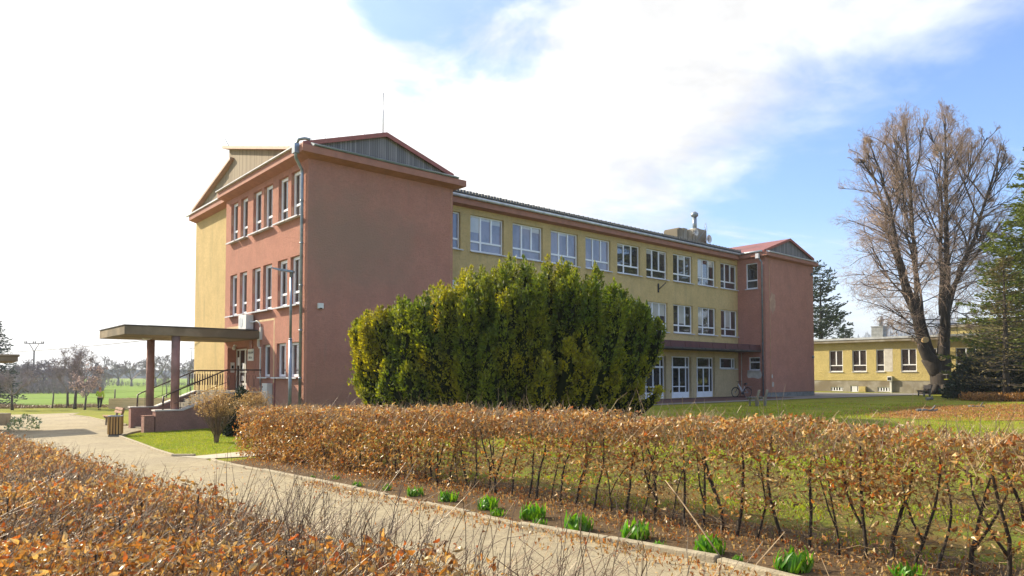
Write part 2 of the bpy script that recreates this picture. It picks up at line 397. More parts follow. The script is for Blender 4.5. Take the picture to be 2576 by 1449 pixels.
# ------------------------------------------------------------------ ground sheets
def grid_coords():
    a = [0.]; s = 1.0
    while a[-1] < 3500:
        a.append(a[-1]+s)
        if a[-1] > 60: s *= 1.18
    a = np.array(a); return np.concatenate([-a[:0:-1], a])
def build_ground():
    g = grid_coords(); n = len(g)
    X, Y = np.meshgrid(g, g); Z = hgt(X)
    v = np.stack([X.ravel(), Y.ravel(), Z.ravel()], 1)
    i = np.arange(n-1); I, J = np.meshgrid(i, i); q = (J*n+I).ravel()
    f = np.stack([q, q+1, q+1+n, q+n], 1)
    link('ground', npmesh('ground', v, f, True), M['lawn'], kind='structure')
build_ground()
def sheet(name, poly, dz, m, step=2.0, **k):
    poly = [(p[0], p[1]) for p in poly]
    dense = []
    for i, a in enumerate(poly):
        b = poly[(i+1) % len(poly)]; L = math.dist(a, b); q = max(1, int(L/step))
        dense += [(a[0]+(b[0]-a[0])*j/q, a[1]+(b[1]-a[1])*j/q) for j in range(q)]
    xs = [p[0] for p in dense]; ys = [p[1] for p in dense]; n = len(dense)
    pts = [Vector(p) for p in dense]
    for x in np.arange(min(xs), max(xs), step):
        for y in np.arange(min(ys), max(ys), step): pts.append(Vector((x+.013*y, y)))
    r = geometry.delaunay_2d_cdt(pts, [], [list(range(n))], 1, 1e-5)
    vs = [(p.x, p.y, float(hgt(p.x))+dz) for p in r[0]]
    me = bpy.data.meshes.new(name); me.from_pydata(vs, [], [tuple(f) for f in r[2]])
    me.update()
    if sum(p.normal.z for p in me.polygons) < 0: me.flip_normals()
    return link(name, me, m, kind='structure', **k)
def uvw(U, V):    # site frame: U away from path side, V along the path, origin at the camera
    return (U*UX-V*UY, U*UY+V*UX)
def wrp(pts): return [tuple(at(*p)[:2]) for p in pts]

KERB = [(2.95, 4.45), (1.75, 6.05), (.05, 7.61), (-6.68, 15.73), (-7.0, 16.25)]
# main path + plaza
near = [uvw(1.2, -6), uvw(5.3, -6)]
poly = near+KERB[:-1]+wrp([(515, 1155), (490, 1149), (436, 1149), (350, 1118), (302, 1100), (330, 1092), (395, 1078), (350, 1077), (318, 1070), (272, 1061.6), (225, 1051), (176, 1044.5), (203, 1038.5), (79, 1042.6), (0, 1044)])+[(-60, 52), (-60, 30), uvw(1.2, 22)]
sheet('path', poly, .012, M['asphalt'])
sheet('side_path', wrp([(436, 1149), (490, 1149), (600, 1139), (700, 1130), (800, 1120), (760, 1140), (640, 1149), (515, 1156)]), .02, M['slab_paving'])
# plantings bed under the hedge
bed = [uvw(5.36, 2.0), uvw(5.36, 4.0), (.12, 7.75), (-6.45, 15.75), uvw(6.75, 16.2), uvw(7.0, 10), uvw(7.0, 5), uvw(7.0, -4), uvw(5.36, -4)]
sheet('flower_bed', bed, .016, M['soil'], 1.0)
sheet('lawn_strip', [uvw(7.0, -4), uvw(7.0, 15.5), uvw(9, 15.5), uvw(12.5, 8), uvw(12.5, -4)], .014, M['lawn_litter'], 1.5)
sheet('terrace', [uv(12, -1.9)[:2], uv(35.7, -1.9)[:2], uv(36.0, .24)[:2], uv(35.7, 2.5)[:2], uv(7.1, 2.5)[:2], uv(7.1, -1.9)[:2]], .05, M['terrace_paving'])
sheet('garden_path', [uv(7, -3.0)[:2], uv(20, -3.0)[:2], uv(34, -3.2)[:2], uv(47, -4.5)[:2], uv(58, -5.5)[:2], uv(58, -3.2)[:2], uv(54, 1.5)[:2], uv(52, 8)[:2], uv(43.3, 8)[:2], uv(43.3, .2)[:2], uv(36, .2)[:2], uv(36, -1.8)[:2], uv(7, -1.8)[:2]], .03, M['asphalt_grey'])
sheet('bare_patch', wrp([(2190, 1049), (2230, 1040), (2330, 1026), (2450, 1020), (2600, 1017), (2640, 1050), (2576, 1058), (2420, 1060), (2300, 1055)]), .015, M['patch_mix'])
sheet('field', [(-58, 54), (-400, 60), (-700, 700), (-100, 520), (-30, 200), (-26, 59), (-40, 57)], .02, M['crop'], 12)
def build_kerb():
    b = MB(); pts = [Vector((*uvw(5.3, -5), 0))]+[Vector((*p, 0)) for p in KERB]
    r = random.Random(3)
    for i in range(len(pts)-1):
        a, c = pts[i], pts[i+1]; L = (c-a).length; n = max(1, round(L/1.0)); d = (c-a)/n; t = d.normalized(); s = Vector((t.y, -t.x, 0))
        if s.dot(Vector((UX, UY, 0))) < 0: s = -s
        for j in range(n):
            p = a+d*(j+.008); q = a+d*(j+.992); o = s*r.uniform(-.008, .008); zt = .062+r.uniform(-.012, .012)
            P = [p+o, q+o, q+o+s*.09, p+o+s*.09]
            b.hexa([(v.x, v.y, float(hgt(v.x))-.1) for v in P]+[(v.x, v.y, float(hgt(v.x))+zt) for v in P])
    o = b.build('kerb', M['kerb_stone'], None, .012, kind='structure')
    b = MB()
    for line in ([(302, 1100), (350, 1118), (395, 1136), (436, 1149), (490, 1149)], [(176, 1044.5), (225, 1051), (272, 1061.6), (318, 1070)], [(302, 1100), (330, 1091), (395, 1078)]):
        P = [at(*p) for p in line]
        for a, c in zip(P, P[1:]):
            n = max(1, round((c-a).length)); d = (c-a)/n; t = Vector((d.x, d.y, 0)).normalized(); s = Vector((t.y, -t.x, 0))*.04
            for j in range(n):
                p = a+d*(j+.01); q = a+d*(j+.99)
                Q = [p-s, q-s, q+s, p+s]
                b.hexa([(v.x, v.y, float(hgt(v.x))-.1) for v in Q]+[(v.x, v.y, float(hgt(v.x))+.07) for v in Q])
    b.build('lawn_kerb', M['kerb_stone'], None, .01, kind='structure')
build_kerb()

# ------------------------------------------------------------------ school building
SCH = empty('school_building', A0, ROT, label='long three storey school in brick red and mustard yellow plaster with white windows', cat='school')
def wall(name, plane, rng, zr, ops, depth, m, parent, inward=1, skip=None):
    """plane=('u'|'v', value); ops=(s0,s1,z0,z1); outer skin with openings and reveals"""
    ax, val = plane
    P = (lambda s, d, z: (val+inward*d, s, z)) if ax == 'u' else (lambda s, d, z: (s, val+inward*d, z))
    ss = sorted({rng[0], rng[1], *[q for o in ops for q in o[:2]]}); zs = sorted({zr[0], zr[1], *[q for o in ops for q in o[2:4]]})
    b = MB(); flip = (ax == 'u')
    for i in range(len(ss)-1):
        for j in range(len(zs)-1):
            cs, cz = (ss[i]+ss[i+1])/2, (zs[j]+zs[j+1])/2
            if any(o[0] < cs < o[1] and o[2] < cz < o[3] for o in ops): continue
            q = [P(ss[i], 0, zs[j]), P(ss[i+1], 0, zs[j]), P(ss[i+1], 0, zs[j+1]), P(ss[i], 0, zs[j+1])]
            b.add(q[::-1] if flip else q, [(0, 1, 2, 3)])
    for o in ops:
        a, c, e, g = o[:4]; dd = o[4] if len(o) > 4 else depth
        for q in ([P(a, 0, e), P(a, dd, e), P(a, dd, g), P(a, 0, g)], [P(c, 0, g), P(c, dd, g), P(c, dd, e), P(c, 0, e)],
                  [P(a, 0, g), P(a, dd, g), P(c, dd, g), P(c, 0, g)], [P(a, dd, e), P(a, 0, e), P(c, 0, e), P(c, dd, e)]):
            b.add(q, [(0, 1, 2, 3)])
    return b.build(name, m, parent)
def mp(plane, inward=1):
    ax, val = plane
    return (lambda s, d, z: (val+inward*d, s, z)) if ax == 'u' else (lambda s, d, z: (s, val+inward*d, z))
def window(plane, op, depth, parent, cols=(), rows=(), pane='pane_dark', sill=.06, panes_extra=None, fw=.07, blind=False, inward=1, name='window', sillrng=None, sub=True, skipcol=None):
    """frame with mullions; cols/rows are positions of bars; skipcol: columns whose bar stops above the transom"""
    s0, s1, z0, z1 = op[:4]; P = mp(plane, inward); b = MB(); g = .006
    s0 += g; s1 -= g; z1 -= g; z0 += g
    def bar(a, c, e, h, d0=0., d1=.07): b.box(P(a, depth+d0, e), P(c, depth+d1, h))
    bar(s0, s0+fw, z0, z1); bar(s1-fw, s1, z0, z1); bar(s0+fw, s1-fw, z0, z0+fw); bar(s0+fw, s1-fw, z1-fw, z1)
    for r_ in rows: bar(s0+fw, s1-fw, r_-.045, r_+.045, .004, .066)
    for i, c_ in enumerate(cols):
        zb = z0+fw
        if skipcol and i in skipcol: zb = rows[0]+.045
        bar(c_-.05, c_+.05, zb, z1-fw, .002, .068)
    o = b.build(name, M['white_frame'], parent)
    p = MB(); p.box(P(s0+fw*.5, depth+.045, z0+fw*.5), P(s1-fw*.5, depth+.055, z1-fw*.5)); p.build('pane', M[pane], o)
    if sill:
        a, c = sillrng or (s0-.05, s1+.05)
        q = MB(); q.box(P(a, -sill-.02, z0-.05), P(c, depth-.004, z0-.02)); q.box(P(a, -sill-.03, z0-.075), P(c, -sill-.018, z0-.018)); q.build('sill', M['sill_metal'], o)
    return o
LW, FD = 7.1, 9.4
pairs = [(7.79, 8.70), (6.50, 7.41), (4.85, 5.82), (3.57, 4.55), (1.94, 2.93), (.67, 1.63)]
opsL = [(a, b, 8.09, 10.03) for a, b in pairs]+[(a, b, 4.49, 6.5) for a, b in pairs]
gfL = [(3.66, 4.5, 1.55, 2.97), (1.98, 2.95, 1.55, 2.97), (.67, 1.71, 1.55, 2.97)]
ZB = -1.2
wall('left_wall', ('u', 0), (0, FD), (ZB, 10.4), opsL+gfL+[(6.4, 8.95, .9, 2.95, .5)], .16, M['plaster_red'], SCH)
for i, o in enumerate(opsL):
    k = i % 2
    sr = (o[0]-.10, o[1]+.13) if k else (o[0]-.13, o[1]+.10)
    window(('u', 0), o, .13, SCH, (), (o[2]+.55,), 'pane_dark', .19, fw=.125, sillrng=sr)
for o in gfL: window(('u', 0), o, .13, SCH, (), (), 'pane_mid', .14, fw=.1, sillrng=(o[0]-.05, o[1]+.2))
wall('front_wall', ('v', 0), (0, LW), (.36, 10.4), [], .1, M['plaster_red'], SCH)
wall('front_plinth', ('v', .03), (0.03, LW-.03), (ZB, .36), [(4.2, 5.6, -.35, .22)], .12, M['plinth_stone'], SCH)
window(('v', .03), (4.2, 5.6, -.35, .22), .08, SCH, (4.9,), (), 'pane_dark', 0)
wall('return_wall', ('u', LW), (0, 2.5), (ZB, 10.4), [], .1, M['plaster_red'], SCH, -1)
# basement-side return behind the block and yellow end wall
wall('end_wall', ('u', .3), (FD, 15.2), (ZB, 10.42), [], .1, M['plaster_yellow'], SCH)
bm = MB(); bm.add([(0, FD, ZB), (.3, FD, ZB), (.3, FD, 10.4), (0, FD, 10.4)], [(0, 1, 2, 3)]); bm.build('corner_return', M['plaster_red'], SCH)
bm = MB(); bm.add([(.3, 15.2, ZB), (43, 15.2, ZB), (43, 15.2, 10.4), (.3, 15.2, 10.4)], [(0, 1, 2, 3)]); bm.build('back_wall', M['plaster_yellow'], SCH)
# long wall
wpos = [(7.15+(i-0)*2.915, 9.42+i*2.915) for i in range(10)]
wpos = [(9.42-2.27+2.915*i, 9.42+2.915*i) for i in range(10)]
opsT = [(max(a, 7.2), b, 8.09, 10.0) for a, b in wpos]
opsM = [(max(a, 7.2), b, 4.55, 6.5) for a, b in wpos]
doors = [(12.73+2.915*i, 15.03+2.915*i, .07, 2.93) for i in range(7)]
opsG = doors+[(33.15, 35.41, 2.13, 2.92)]
wall('long_wall', ('v', 2.5), (LW, 35.7), (3.2, 10.4), opsT+opsM, .16, M['plaster_yellow'], SCH)
wall('ground_floor_wall', ('v', 2.5), (LW, 35.7), (-.4, 3.2), opsG, .22, M['plaster_pier'], SCH)
for i, o in enumerate(opsT+opsM):
    w = o[1]-o[0]; full = 2.27; a = o[1]-full
    cols = [a+full*.335, a+full*.66]; rows = (o[2]+.53,)
    cols = [c for c in cols if c > o[0]+.1]
    sk = {1} if len(cols) == 2 else None
    j = i % 10
    pn = ('pane_pale' if j < 5 else 'pane_mid') if i < 10 else 'pane_mid'
    wn = window(('v', 2.5), o, .13, SCH, cols, rows, pn, .08, skipcol=sk, sillrng=(o[0]-.03, o[1]+.12))
    rb = random.Random(i*7+1)
    if len(cols) == 2:
        cc = [o[0]+.08]+cols+[o[1]-.08]
        for q in range(3):
            if rb.random() < (.25 if i < 5 else .45):
                hb = rb.choice((.12, .25, .4, .8, 1.2)); bb_ = MB(); bb_.box((cc[q]+.05, 2.5+.168, o[3]-.08-hb), (cc[q+1]-.05, 2.5+.174, o[3]-.08)); bb_.build('blind', M['pane_blind'], wn)
def terrace_door(o):
    P = mp(('v', 2.5)); s0, s1, z0, z1 = o; b = MB(); d = .2; w = s1-s0
    def bar(a, c, e, h, d0=0, d1=.07): b.box(P(a, d+d0, e), P(c, d+d1, h))
    bar(s0+.005, s0+.07, z0, z1-.005); bar(s1-.07, s1-.005, z0, z1-.005); bar(s0+.07, s1-.07, z1-.075, z1-.005); bar(s0+.07, s1-.07, 2.12, 2.24)
    for c in (s0+w*.17, s1-w*.17): bar(c-.04, c+.04, z0, z1-.075, .003, .067)
    m = (s0+s1)/2
    bar(m-.05, m+.05, z0, 2.12, .003, .067)
    bar(s0+w*.17+.04, s1-w*.17-.04, .82, .88, .002, .06)
    fr = b.build('terrace_door', M['white_frame'], SCH)
    p = MB(); p.box(P(s0+.03, d+.04, .45), P(s1-.03, d+.05, z1-.03)); p.build('pane', M['pane_dark'], fr)
    q = MB(); q.box(P(s0+.07, d+.01, z0+.002), P(s1-.07, d+.06, .47))
    for c0, c1 in ((s0+w*.2, m-.08), (m+.08, s1-w*.2)): q.box(P(c0, d-.004, z0+.08), P(c1, d+.02, .41))
    q.build('panel', M['white_frame'], fr)
    hd = MB(); hd.tube([P(m+.06, d-.03, 1.05), P(m+.06, d-.03, 1.2)], .012, 6); hd.build('handle', M['zinc'], fr)
for o in doors: terrace_door(o)
window(('v', 2.5), opsG[-1], .16, SCH, (opsG[-1][0]+.35, opsG[-1][1]-.35), (), 'pane_dark', .08)
# far block
UB = 35.7; VB = .24; UE = 43.2
wall('far_side_wall', ('u', UB), (VB, 2.5), (-.4, 10.45), [(.84, 1.8, 8.1, 10.02), (.72, 1.65, 2.0, 2.98)], .14, M['plaster_red'], SCH)
window(('u', UB), (.84, 1.8, 8.1, 10.02), .1, SCH, (), (8.72,), 'pane_dark', .06)
window(('u', UB), (.72, 1.65, 2.0, 2.98), .1, SCH, (), (2.6,), 'pane_dark', .08)
bm = MB(); r_ = random.Random(2)
prof = [(.52+.06*math.sin(i*2.1), 1.98) if 0 else None for i in range(1)]
prof = [(.66, 1.93), (1.74, 1.93), (1.80, 1.62), (1.70, 1.42), (1.3, 1.46), (.9, 1.37), (.66, 1.43), (.60, 1.65)]
bm.prism(prof, lambda a, b_, t: (UB-t, a, b_), -.02, .006); bm.build('plaster_patch', M['patch_plaster'], SCH)
wall('far_front_wall', ('v', VB), (UB, UE), (.36, 10.45), [], .1, M['plaster_red'], SCH)
wall('far_plinth', ('v', VB+.03), (UB, UE), (-.4, .36), [], .1, M['plinth_stone'], SCH)
wall('far_end_wall', ('u', UE), (VB, 15.2), (-.4, 10.45), [], .1, M['plaster_red'], SCH, -1)
bm = MB(); n = 22
pf = [(36.75+.42*math.cos(2*math.pi*i/n)*(1+.22*math.sin(i*2.7)), 7.0+.75*math.sin(2*math.pi*i/n)*(1+.2*math.cos(i*1.9))) for i in range(n)]
bm.prism(pf, lambda a, b_, t: (a, VB-t, b_), -.02, .006); bm.build('flaked_patch', M['patch_dull'], SCH)
bm = MB()
for cx, cz, r in ((36.55, 1.55, .1), (36.65, .95, .14)):
    bm.prism([(cx+r*math.cos(i*.7)*(1+.2*math.sin(i*3)), cz+1.5*r*math.sin(i*.7)) for i in range(9)], lambda a, b_, t: (a, VB-t, b_), -.02, .007)
bm.build('flaked_spots', M['patch_plaster'], SCH)

# eaves, soffits and gutters
def eave_line(pts, out, z0, z1, name, m=None):
    """band along an open polyline of wall corners (local u,v), offset outwards by `out` on the left side of travel"""
    m = m or M['eave_paint']; n = len(pts); off = []
    for i in range(n):
        ds = []
        if i > 0: ds.append((pts[i][0]-pts[i-1][0], pts[i][1]-pts[i-1][1]))
        if i < n-1: ds.append((pts[i+1][0]-pts[i][0], pts[i+1][1]-pts[i][1]))
        ns = [(dy/math.hypot(dx, dy), -dx/math.hypot(dx, dy)) for dx, dy in ds]
        if len(ns) == 1: o = ns[0]
        else:
            bx, by = ns[0][0]+ns[1][0], ns[0][1]+ns[1][1]; k = 1/max(.3, (bx*ns[0][0]+by*ns[0][1])); o = (bx*k, by*k)
        off.append(o)
    return off
def band(pts, prof, name, m, parent=SCH, cap=True):
    """sweep profile [(out,z)...] along polyline pts (local u,v); outward = right of travel"""
    off = eave_line(pts, 0, 0, 0, '')
    b = MB(); k = len(prof); vs = []
    for (u, v), (ox, oy) in zip(pts, off):
        vs += [(u+ox*o, v+oy*o, z) for o, z in prof]
    fs = [(i*k+j, i*k+(j+1) % k, (i+1)*k+(j+1) % k, (i+1)*k+j) for i in range(len(pts)-1) for j in range(k)]
    fs += [tuple(range(k))[::-1], tuple((len(pts)-1)*k+j for j in range(k))]
    b.add(vs, fs); return b.build(name, m, parent)
# travel so that right of travel is outwards: block A from back-left corner to front to right
La = [(0, FD), (0, 0), (LW, 0), (LW, 2.2)]
EV = [(-.02, 10.27), (.0, 10.27), (.42, 10.38), (.45, 10.38), (.45, 10.66), (-.02, 10.68)]
band(La, EV, 'eave', M['eave_paint'])
band([(-.0, FD), (0, 0)], [(.40, 10.665), (.56, 10.665), (.56, 10.71), (.40, 10.80)], 'roof_edge', M['sill_metal'])
band([(0, 0), (LW, 0)], [(.2, 10.685), (.5, 10.67), (.52, 10.72), (.2, 10.86)], 'flashing', M['gutter_metal'])
Ly = [(LW+.45, 2.5), (UB-.45, 2.5)]
band(Ly, [(-.02, 10.3), (.0, 10.3), (.36, 10.36), (.4, 10.36), (.4, 10.66), (-.02, 10.66)], 'eave', M['eave_paint'])
def half_gutter(pts, out, z, name, r=.085):
    off = eave_line(pts, 0, 0, 0, ''); b = MB()
    P = [(u+ox*out, v+oy*out, z) for (u, v), (ox, oy) in zip(pts, off)]
    b.tube(P, r, 10); return b.build(name, M['gutter_light'], SCH)
half_gutter(Ly, .5, 10.72, 'gutter')
bm = MB()
for i in range(140):
    u = LW+.3+i*(UB-LW-.6)/140
    bm.box((u, 1.95, 10.84), (u+.13, 2.5-.47+.12, 11.0+.02*(i % 2)))
bm.box((LW+.1, 2.1, 10.67), (UB-.1, 2.2, 10.98))
bm.build('corrugated_roof_edge', M['dark_roof'], SCH)
Lb = [(UB, 2.5), (UB, VB), (UE, VB), (UE, 6)]
band(Lb, [(-.02, 10.35), (0, 10.35), (.3, 10.43), (.33, 10.43), (.33, 10.68), (-.02, 10.7)], 'eave', M['eave_paint'])
half_gutter([(UB, 2.2), (UB, VB)], .42, 10.76, 'gutter', .07)
band([(UB, VB), (UE, VB)], [(.1, 10.71), (.38, 10.69), (.4, 10.74), (.1, 10.88)], 'flashing', M['gutter_light'])
band([(.3, 15.2), (.3, FD)], [(-.02, 10.2), (0, 10.2), (.36, 10.3), (.4, 10.3), (.4, 10.56), (-.02, 10.6)], 'eave', M['eave_paint'])
band([(.3, 15.65), (.3, FD)], [(.38, 10.565), (.47, 10.565), (.47, 10.64), (.3, 10.68)], 'roof_edge', M['sill_metal'])

def gable(u0, u1, ul, ur, zl, za, zr, v, vback, bname, m_roof, base=10.7):
    um = (u0+u1)/2
    b = MB(); b.prism([(u0, base), (u1, base), (u1, zr-.1), (um, za-.1), (u0, zl-.1)], lambda a, c, t: (a, v+t, c), 0, .05); b.build('gable_boards', M[bname], SCH)
    s = (za-zl)/(um-u0); s2 = (za-zr)/(u1-um)
    r = MB()
    for p in ([(ul, zl-s*(u0-ul)), (um, za), (um, za-.12), (ul, zl-s*(u0-ul)-.12)], [(um, za), (ur, zr-s2*(ur-u1)), (ur, zr-s2*(ur-u1)-.12), (um, za-.12)]):
        r.prism(p, lambda a, c, t: (a, t, c), v-.14, vback)
    ro = r.build('gable_roof', M[m_roof], SCH)
    # trim board on the verge
    t_ = MB()
    for p in ([(ul, zl-s*(u0-ul)+.02), (um, za+.02), (um, za-.17), (ul, zl-s*(u0-ul)-.17)], [(um, za+.02), (ur, zr-s2*(ur-u1)+.02), (ur, zr-s2*(ur-u1)-.17), (um, za-.17)]):
        t_.prism(p, lambda a, c, t: (a, t, c), v-.17, v-.135)
    t_.build('verge_trim', M['red_trim'], ro)
    return ro
gable(.05, LW-.02, -.25, LW+.05, 10.98, 12.12, 11.0, .15, 9.3, 'boards_grey', 'red_roof')
gable(UB+.05, UE, UB-.25, UE+.15, 10.95, 12.2, 11.1, VB+.1, 9.0, 'boards_grey', 'red_roof', 10.72)
# low main roof
r = MB(); r.prism([(2.05, 10.82), (8.9, 12.1), (15.6, 10.75), (15.6, 10.62), (8.9, 11.95), (2.05, 10.68)], lambda a, c, t: (t, a, c), 2.0, 42.5); r.build('main_roof', M['dark_roof'], SCH)
# end gable (back half) and raised half gable towards the front
b = MB(); b.prism([(15.3, 10.62), (9.3, 10.62), (9.3, 12.35), (10.2, 12.35), (15.55, 11.02)], lambda a, c, t: (.35+t, a, c), 0, .06); b.build('end_gable_boards', M['boards_side'], SCH)
b = MB(); b.prism([(15.45, 11.0), (9.3, 12.56), (9.3, 12.44), (15.45, 10.86)], lambda a, c, t: (t, a, c), .1, 7); b.build('end_roof', M['trim_pale'], SCH)
b = MB(); b.prism([(10.0, 10.7), (1.2, 10.7), (1.2, 10.92), (10.0, 13.15)], lambda a, c, t: (.3+t, a, c), 0, 5.5); b.build('half_gable_boards', M['boards_side'], SCH)
b = MB(); b.prism([(10.25, 13.34), (.9, 10.98), (.9, 10.86), (10.25, 13.2)], lambda a, c, t: (t, a, c), .02, 6.2); b.build('half_gable_roof', M['trim_pale'], SCH)
b = MB(); b.tube([(.3, 9.9, 13.2), (.3, 11.6, 14.75)], .02, 5); b.build('lightning_rod', M['zinc'], SCH)
b = MB(); b.tube([(3.55, .3, 12.1), (3.55, .3, 13.95)], .024, 5); b.build('lightning_rod', M['zinc'], SCH)
b = MB(); b.tube([(9.7, 3.5, 11.2), (9.7, 3.5, 11.9)], .012, 5); b.build('lightning_rod', M['zinc'], SCH)
b = MB()
for q in range(6):
    b.tube([(q*.6+.2, .2, 11.1+q*.19), (q*.6+.2, .2, 11.24+q*.19)], .01, 4)
b.tube([(q*.6+.2, .2, 11.24+q*.19) for q in range(6)], .006, 4)
for q in range(8): b.tube([(.2, 1.4+q*1.05, 11.1+q*.262), (.2, 1.4+q*1.05, 11.22+q*.262)], .012, 4)
b.build('lightning_wire', M['zinc'], SCH)
# chimney block with flue and dishes
ch = MB(); ch.box((33.0, 6.0, 11), (36.7, 7.3, 13.0))
for k in range(4): ch.box((33.1+k*.62, 5.93, 12.0), (33.62+k*.62, 7.3, 13.1+.06*(k % 2)))
ch.box((35.3, 5.85, 11.5), (36.75, 7.2, 13.35)); cho = ch.build('chimney', M['concrete'], SCH, .02)
b = MB(); b.tube([(35.75, 6.3, 13.3), (35.75, 6.3, 14.35)], .17, 12); b.tube([(35.75, 6.3, 14.35), (35.75, 6.3, 14.45), (35.75, 6.3, 14.65), (35.75, 6.3, 14.8)], [.16, .3, .3, .12], 12); b.tube([(35.75, 6.3, 13.32), (35.75, 6.3, 13.42)], .34, 12)
b.build('flue', M['zinc'], cho)
def dish(c, r):
    b = MB(); n = 16; vs = [c]; rings = 3
    for k in range(1, rings+1):
        for j in range(n):
            t = 2*math.pi*j/n; rr = r*k/rings; vs.append((c[0]+rr*math.cos(t), c[1]-.25*rr*rr/r, c[2]+rr*math.sin(t)*.95))
    fs = [(0, 1+j, 1+(j+1) % n) for j in range(n)]+[(1+(k-1)*n+j, 1+(k-1)*n+(j+1) % n, 1+k*n+(j+1) % n, 1+k*n+j) for k in range(1, rings) for j in range(n)]
    b.add(vs, fs, True); b.tube([(c[0], c[1]+.05, c[2]), (c[0], c[1]+.5, c[2]-.1)], .03, 6); b.tube([(c[0]-r*.5, c[1], c[2]-r*.8), (c[0], c[1]-r*.9, c[2])], .012, 5); b.build('satellite_dish', M['plastic_white'], cho)
dish((34.85, 5.6, 12.9), .28); dish((36.45, 5.5, 12.55), .36)
b = MB(); b.tube([(36.4, 5.7, 12.9), (36.4, 5.7, 13.9)], .02, 5)
for k in range(4): b.tube([(36.1+.04*k, 5.7, 13.35+.14*k), (36.7-.04*k, 5.7, 13.35+.14*k)], .012, 4)
b.tube([(35.2, 5.75, 12.3), (36.5, 5.75, 13.4)], .02, 4); b.build('aerial', M['zinc'], cho)

# downpipes
def downpipe(pts, r=.06, m='zinc', rings=()):
    b = MB(); b.tube(pts, r, 12)
    for z in rings: b.tube([(pts[-1][0], pts[-1][1], z-.03), (pts[-1][0], pts[-1][1], z+.03)], r*1.25, 12)
    return b.build('downpipe', M[m], SCH)
b = MB(); b.box((-.64, -.12, 10.35), (-.44, .14, 10.72)); hop = b.build('rain_hopper', M['zinc'], SCH)
downpipe([(-.1, -.35, 10.9), (-.3, -.3, 10.92), (-.48, -.15, 10.88), (-.54, 0, 10.7), (-.54, .0, 10.3), (-.52, .04, 10.2), (-.13, .33, 9.85), (-.11, .33, 9.7), (-.11, .33, -1.)], .062, 'zinc', (8.6, 6.9, 5.2, 3.4, 1.5))
downpipe([(UB-.42, VB+.35, 10.6), (UB-.42, VB+.35, 10.4), (UB-.1, VB+.2, 10.0), (UB-.1, VB+.2, .1)], .055, 'zinc', (7, 4, 1.6))
b = MB(); b.box((UB-.52, VB+.22, 10.25), (UB-.32, VB+.48, 10.6)); b.build('rain_hopper', M['sill_metal'], SCH)
downpipe([(LW+.35, 1.9, 10.7), (LW+.3, 1.7, 10.35), (LW+.09, .35, 10.1), (LW+.09, .3, 9.9), (LW+.09, .3, -.5)], .04, 'zinc')
b = MB(); b.box((LW+.25, 1.2, 10.55), (LW+.5, 1.5, 10.9)); b.build('rain_hopper', M['gutter_metal'], SCH)
b = MB(); b.tube([(LW-.12, -.03, 10.3), (LW-.12, -.03, 0)], .008, 4)
for k in range(9): b.tube([(LW-.12, -.05, 9.8-k*1.1), (LW-.12, 0, 9.8-k*1.1)], .02, 5)
b.tube([(UB+.55, VB-.03, 10.3), (UB+.62, VB-.03, 0)], .012, 4); b.build('lightning_wire', M['patch_warm'], SCH)
# hood over the terrace
b = MB(); b.box((10.5, .62, 3.36), (UB-.002, 2.498, 3.46)); b.build('hood_slab', M['felt_and_shade'], SCH)  # slab coloured dark to stand in for the shade under the hood
b = MB()
n = 32; w_ = (UB-.002-10.5)/n
for k in range(n): b.hexa([(10.5+k*w_+.012, .6+.01*(k % 2), 3.463), (10.5+(k+1)*w_-.012, .6+.01*(k % 2), 3.463), (10.5+(k+1)*w_-.012, 2.495, 3.463), (10.5+k*w_+.012, 2.495, 3.463),
    (10.5+k*w_+.012, .68+.01*(k % 2), 3.86), (10.5+(k+1)*w_-.012, .68+.01*(k % 2), 3.86), (10.5+(k+1)*w_-.012, 2.495, 4.02), (10.5+k*w_+.012, 2.495, 4.02)])
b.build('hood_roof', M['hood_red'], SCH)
b = MB(); b.tube([(35.62, 2.2, 3.3), (35.62, 2.2, 2.6), (35.62, 2.2, .1)], .025, 6); b.build('drain_pipe', M['coping'], SCH)
# bits on the facade
b = MB(); b.box((25.82, 2.42, 7.15), (25.9, 2.5, 7.75)); b.tube([(25.86, 2.42, 7.35), (26.2, 2.1, 7.8)], .03, 5); b.build('bracket', M['black_metal'], SCH)
b = MB(); b.box((.42, -.1, 4.28), (.66, 0, 4.5)); bb = b.build('alarm_box', M['plastic_white'], SCH, .01)
b = MB(); b.box((.48, -.102, 4.275), (.6, -.02, 4.31)); b.build('alarm_lamp', M['dark_inside'], bb)
for z in (9.75, 3.1):
    b = MB(); b.box((42.85, VB-.06, z-.12), (43.05, VB, z+.12)); b.tube([(42.8, VB-.2, z), (42.8, VB-.06, z)], .07, 8); b.build('floodlight', M['zinc'], SCH)
# repaired render round the narrow windows, and a filled channel
b = MB(); r_ = random.Random(4)
for o in opsL:
    z = o[2]+.15; a = o[1]
    while z < o[3]-.25:
        hh = r_.uniform(.12, .4)
        if r_.random() < .5: b = MB(); b.box((.02, a-.004, z), (.13*r_.uniform(.75, 1), a+.01, min(z+hh, o[3]-.03))); b.build('window_repair', M['patch_dull'], SCH)
        z += hh
b = MB(); b.box((-.004, 3.2, 1.3), (.02, 3.28, 4.0)); b.box((-.004, 3.2, 4.0), (.02, 5.35, 4.08)); b.box((-.004, 6.85, 3.83), (.02, 9.1, 3.97)); b.build('filled_channel', M['patch_warm'], SCH)
b = MB(); b.box((-.25, 3.36, -.3), (0, 3.9, 1.27)); cb = b.build('meter_cabinet', M['plastic_white'], SCH, .01)
b = MB(); b.box((-.254, 3.8, 1.08), (-.2, 3.86, 1.15)); b.box((-.254, 3.84, .2), (-.2, 3.88, .5)); b.build('lock', M['dark_inside'], cb)
b = MB(); b.box((-.03, 3.05, -.5), (0, 3.12, 1.48)); b.build('cable_strip', M['red_roof'], SCH)
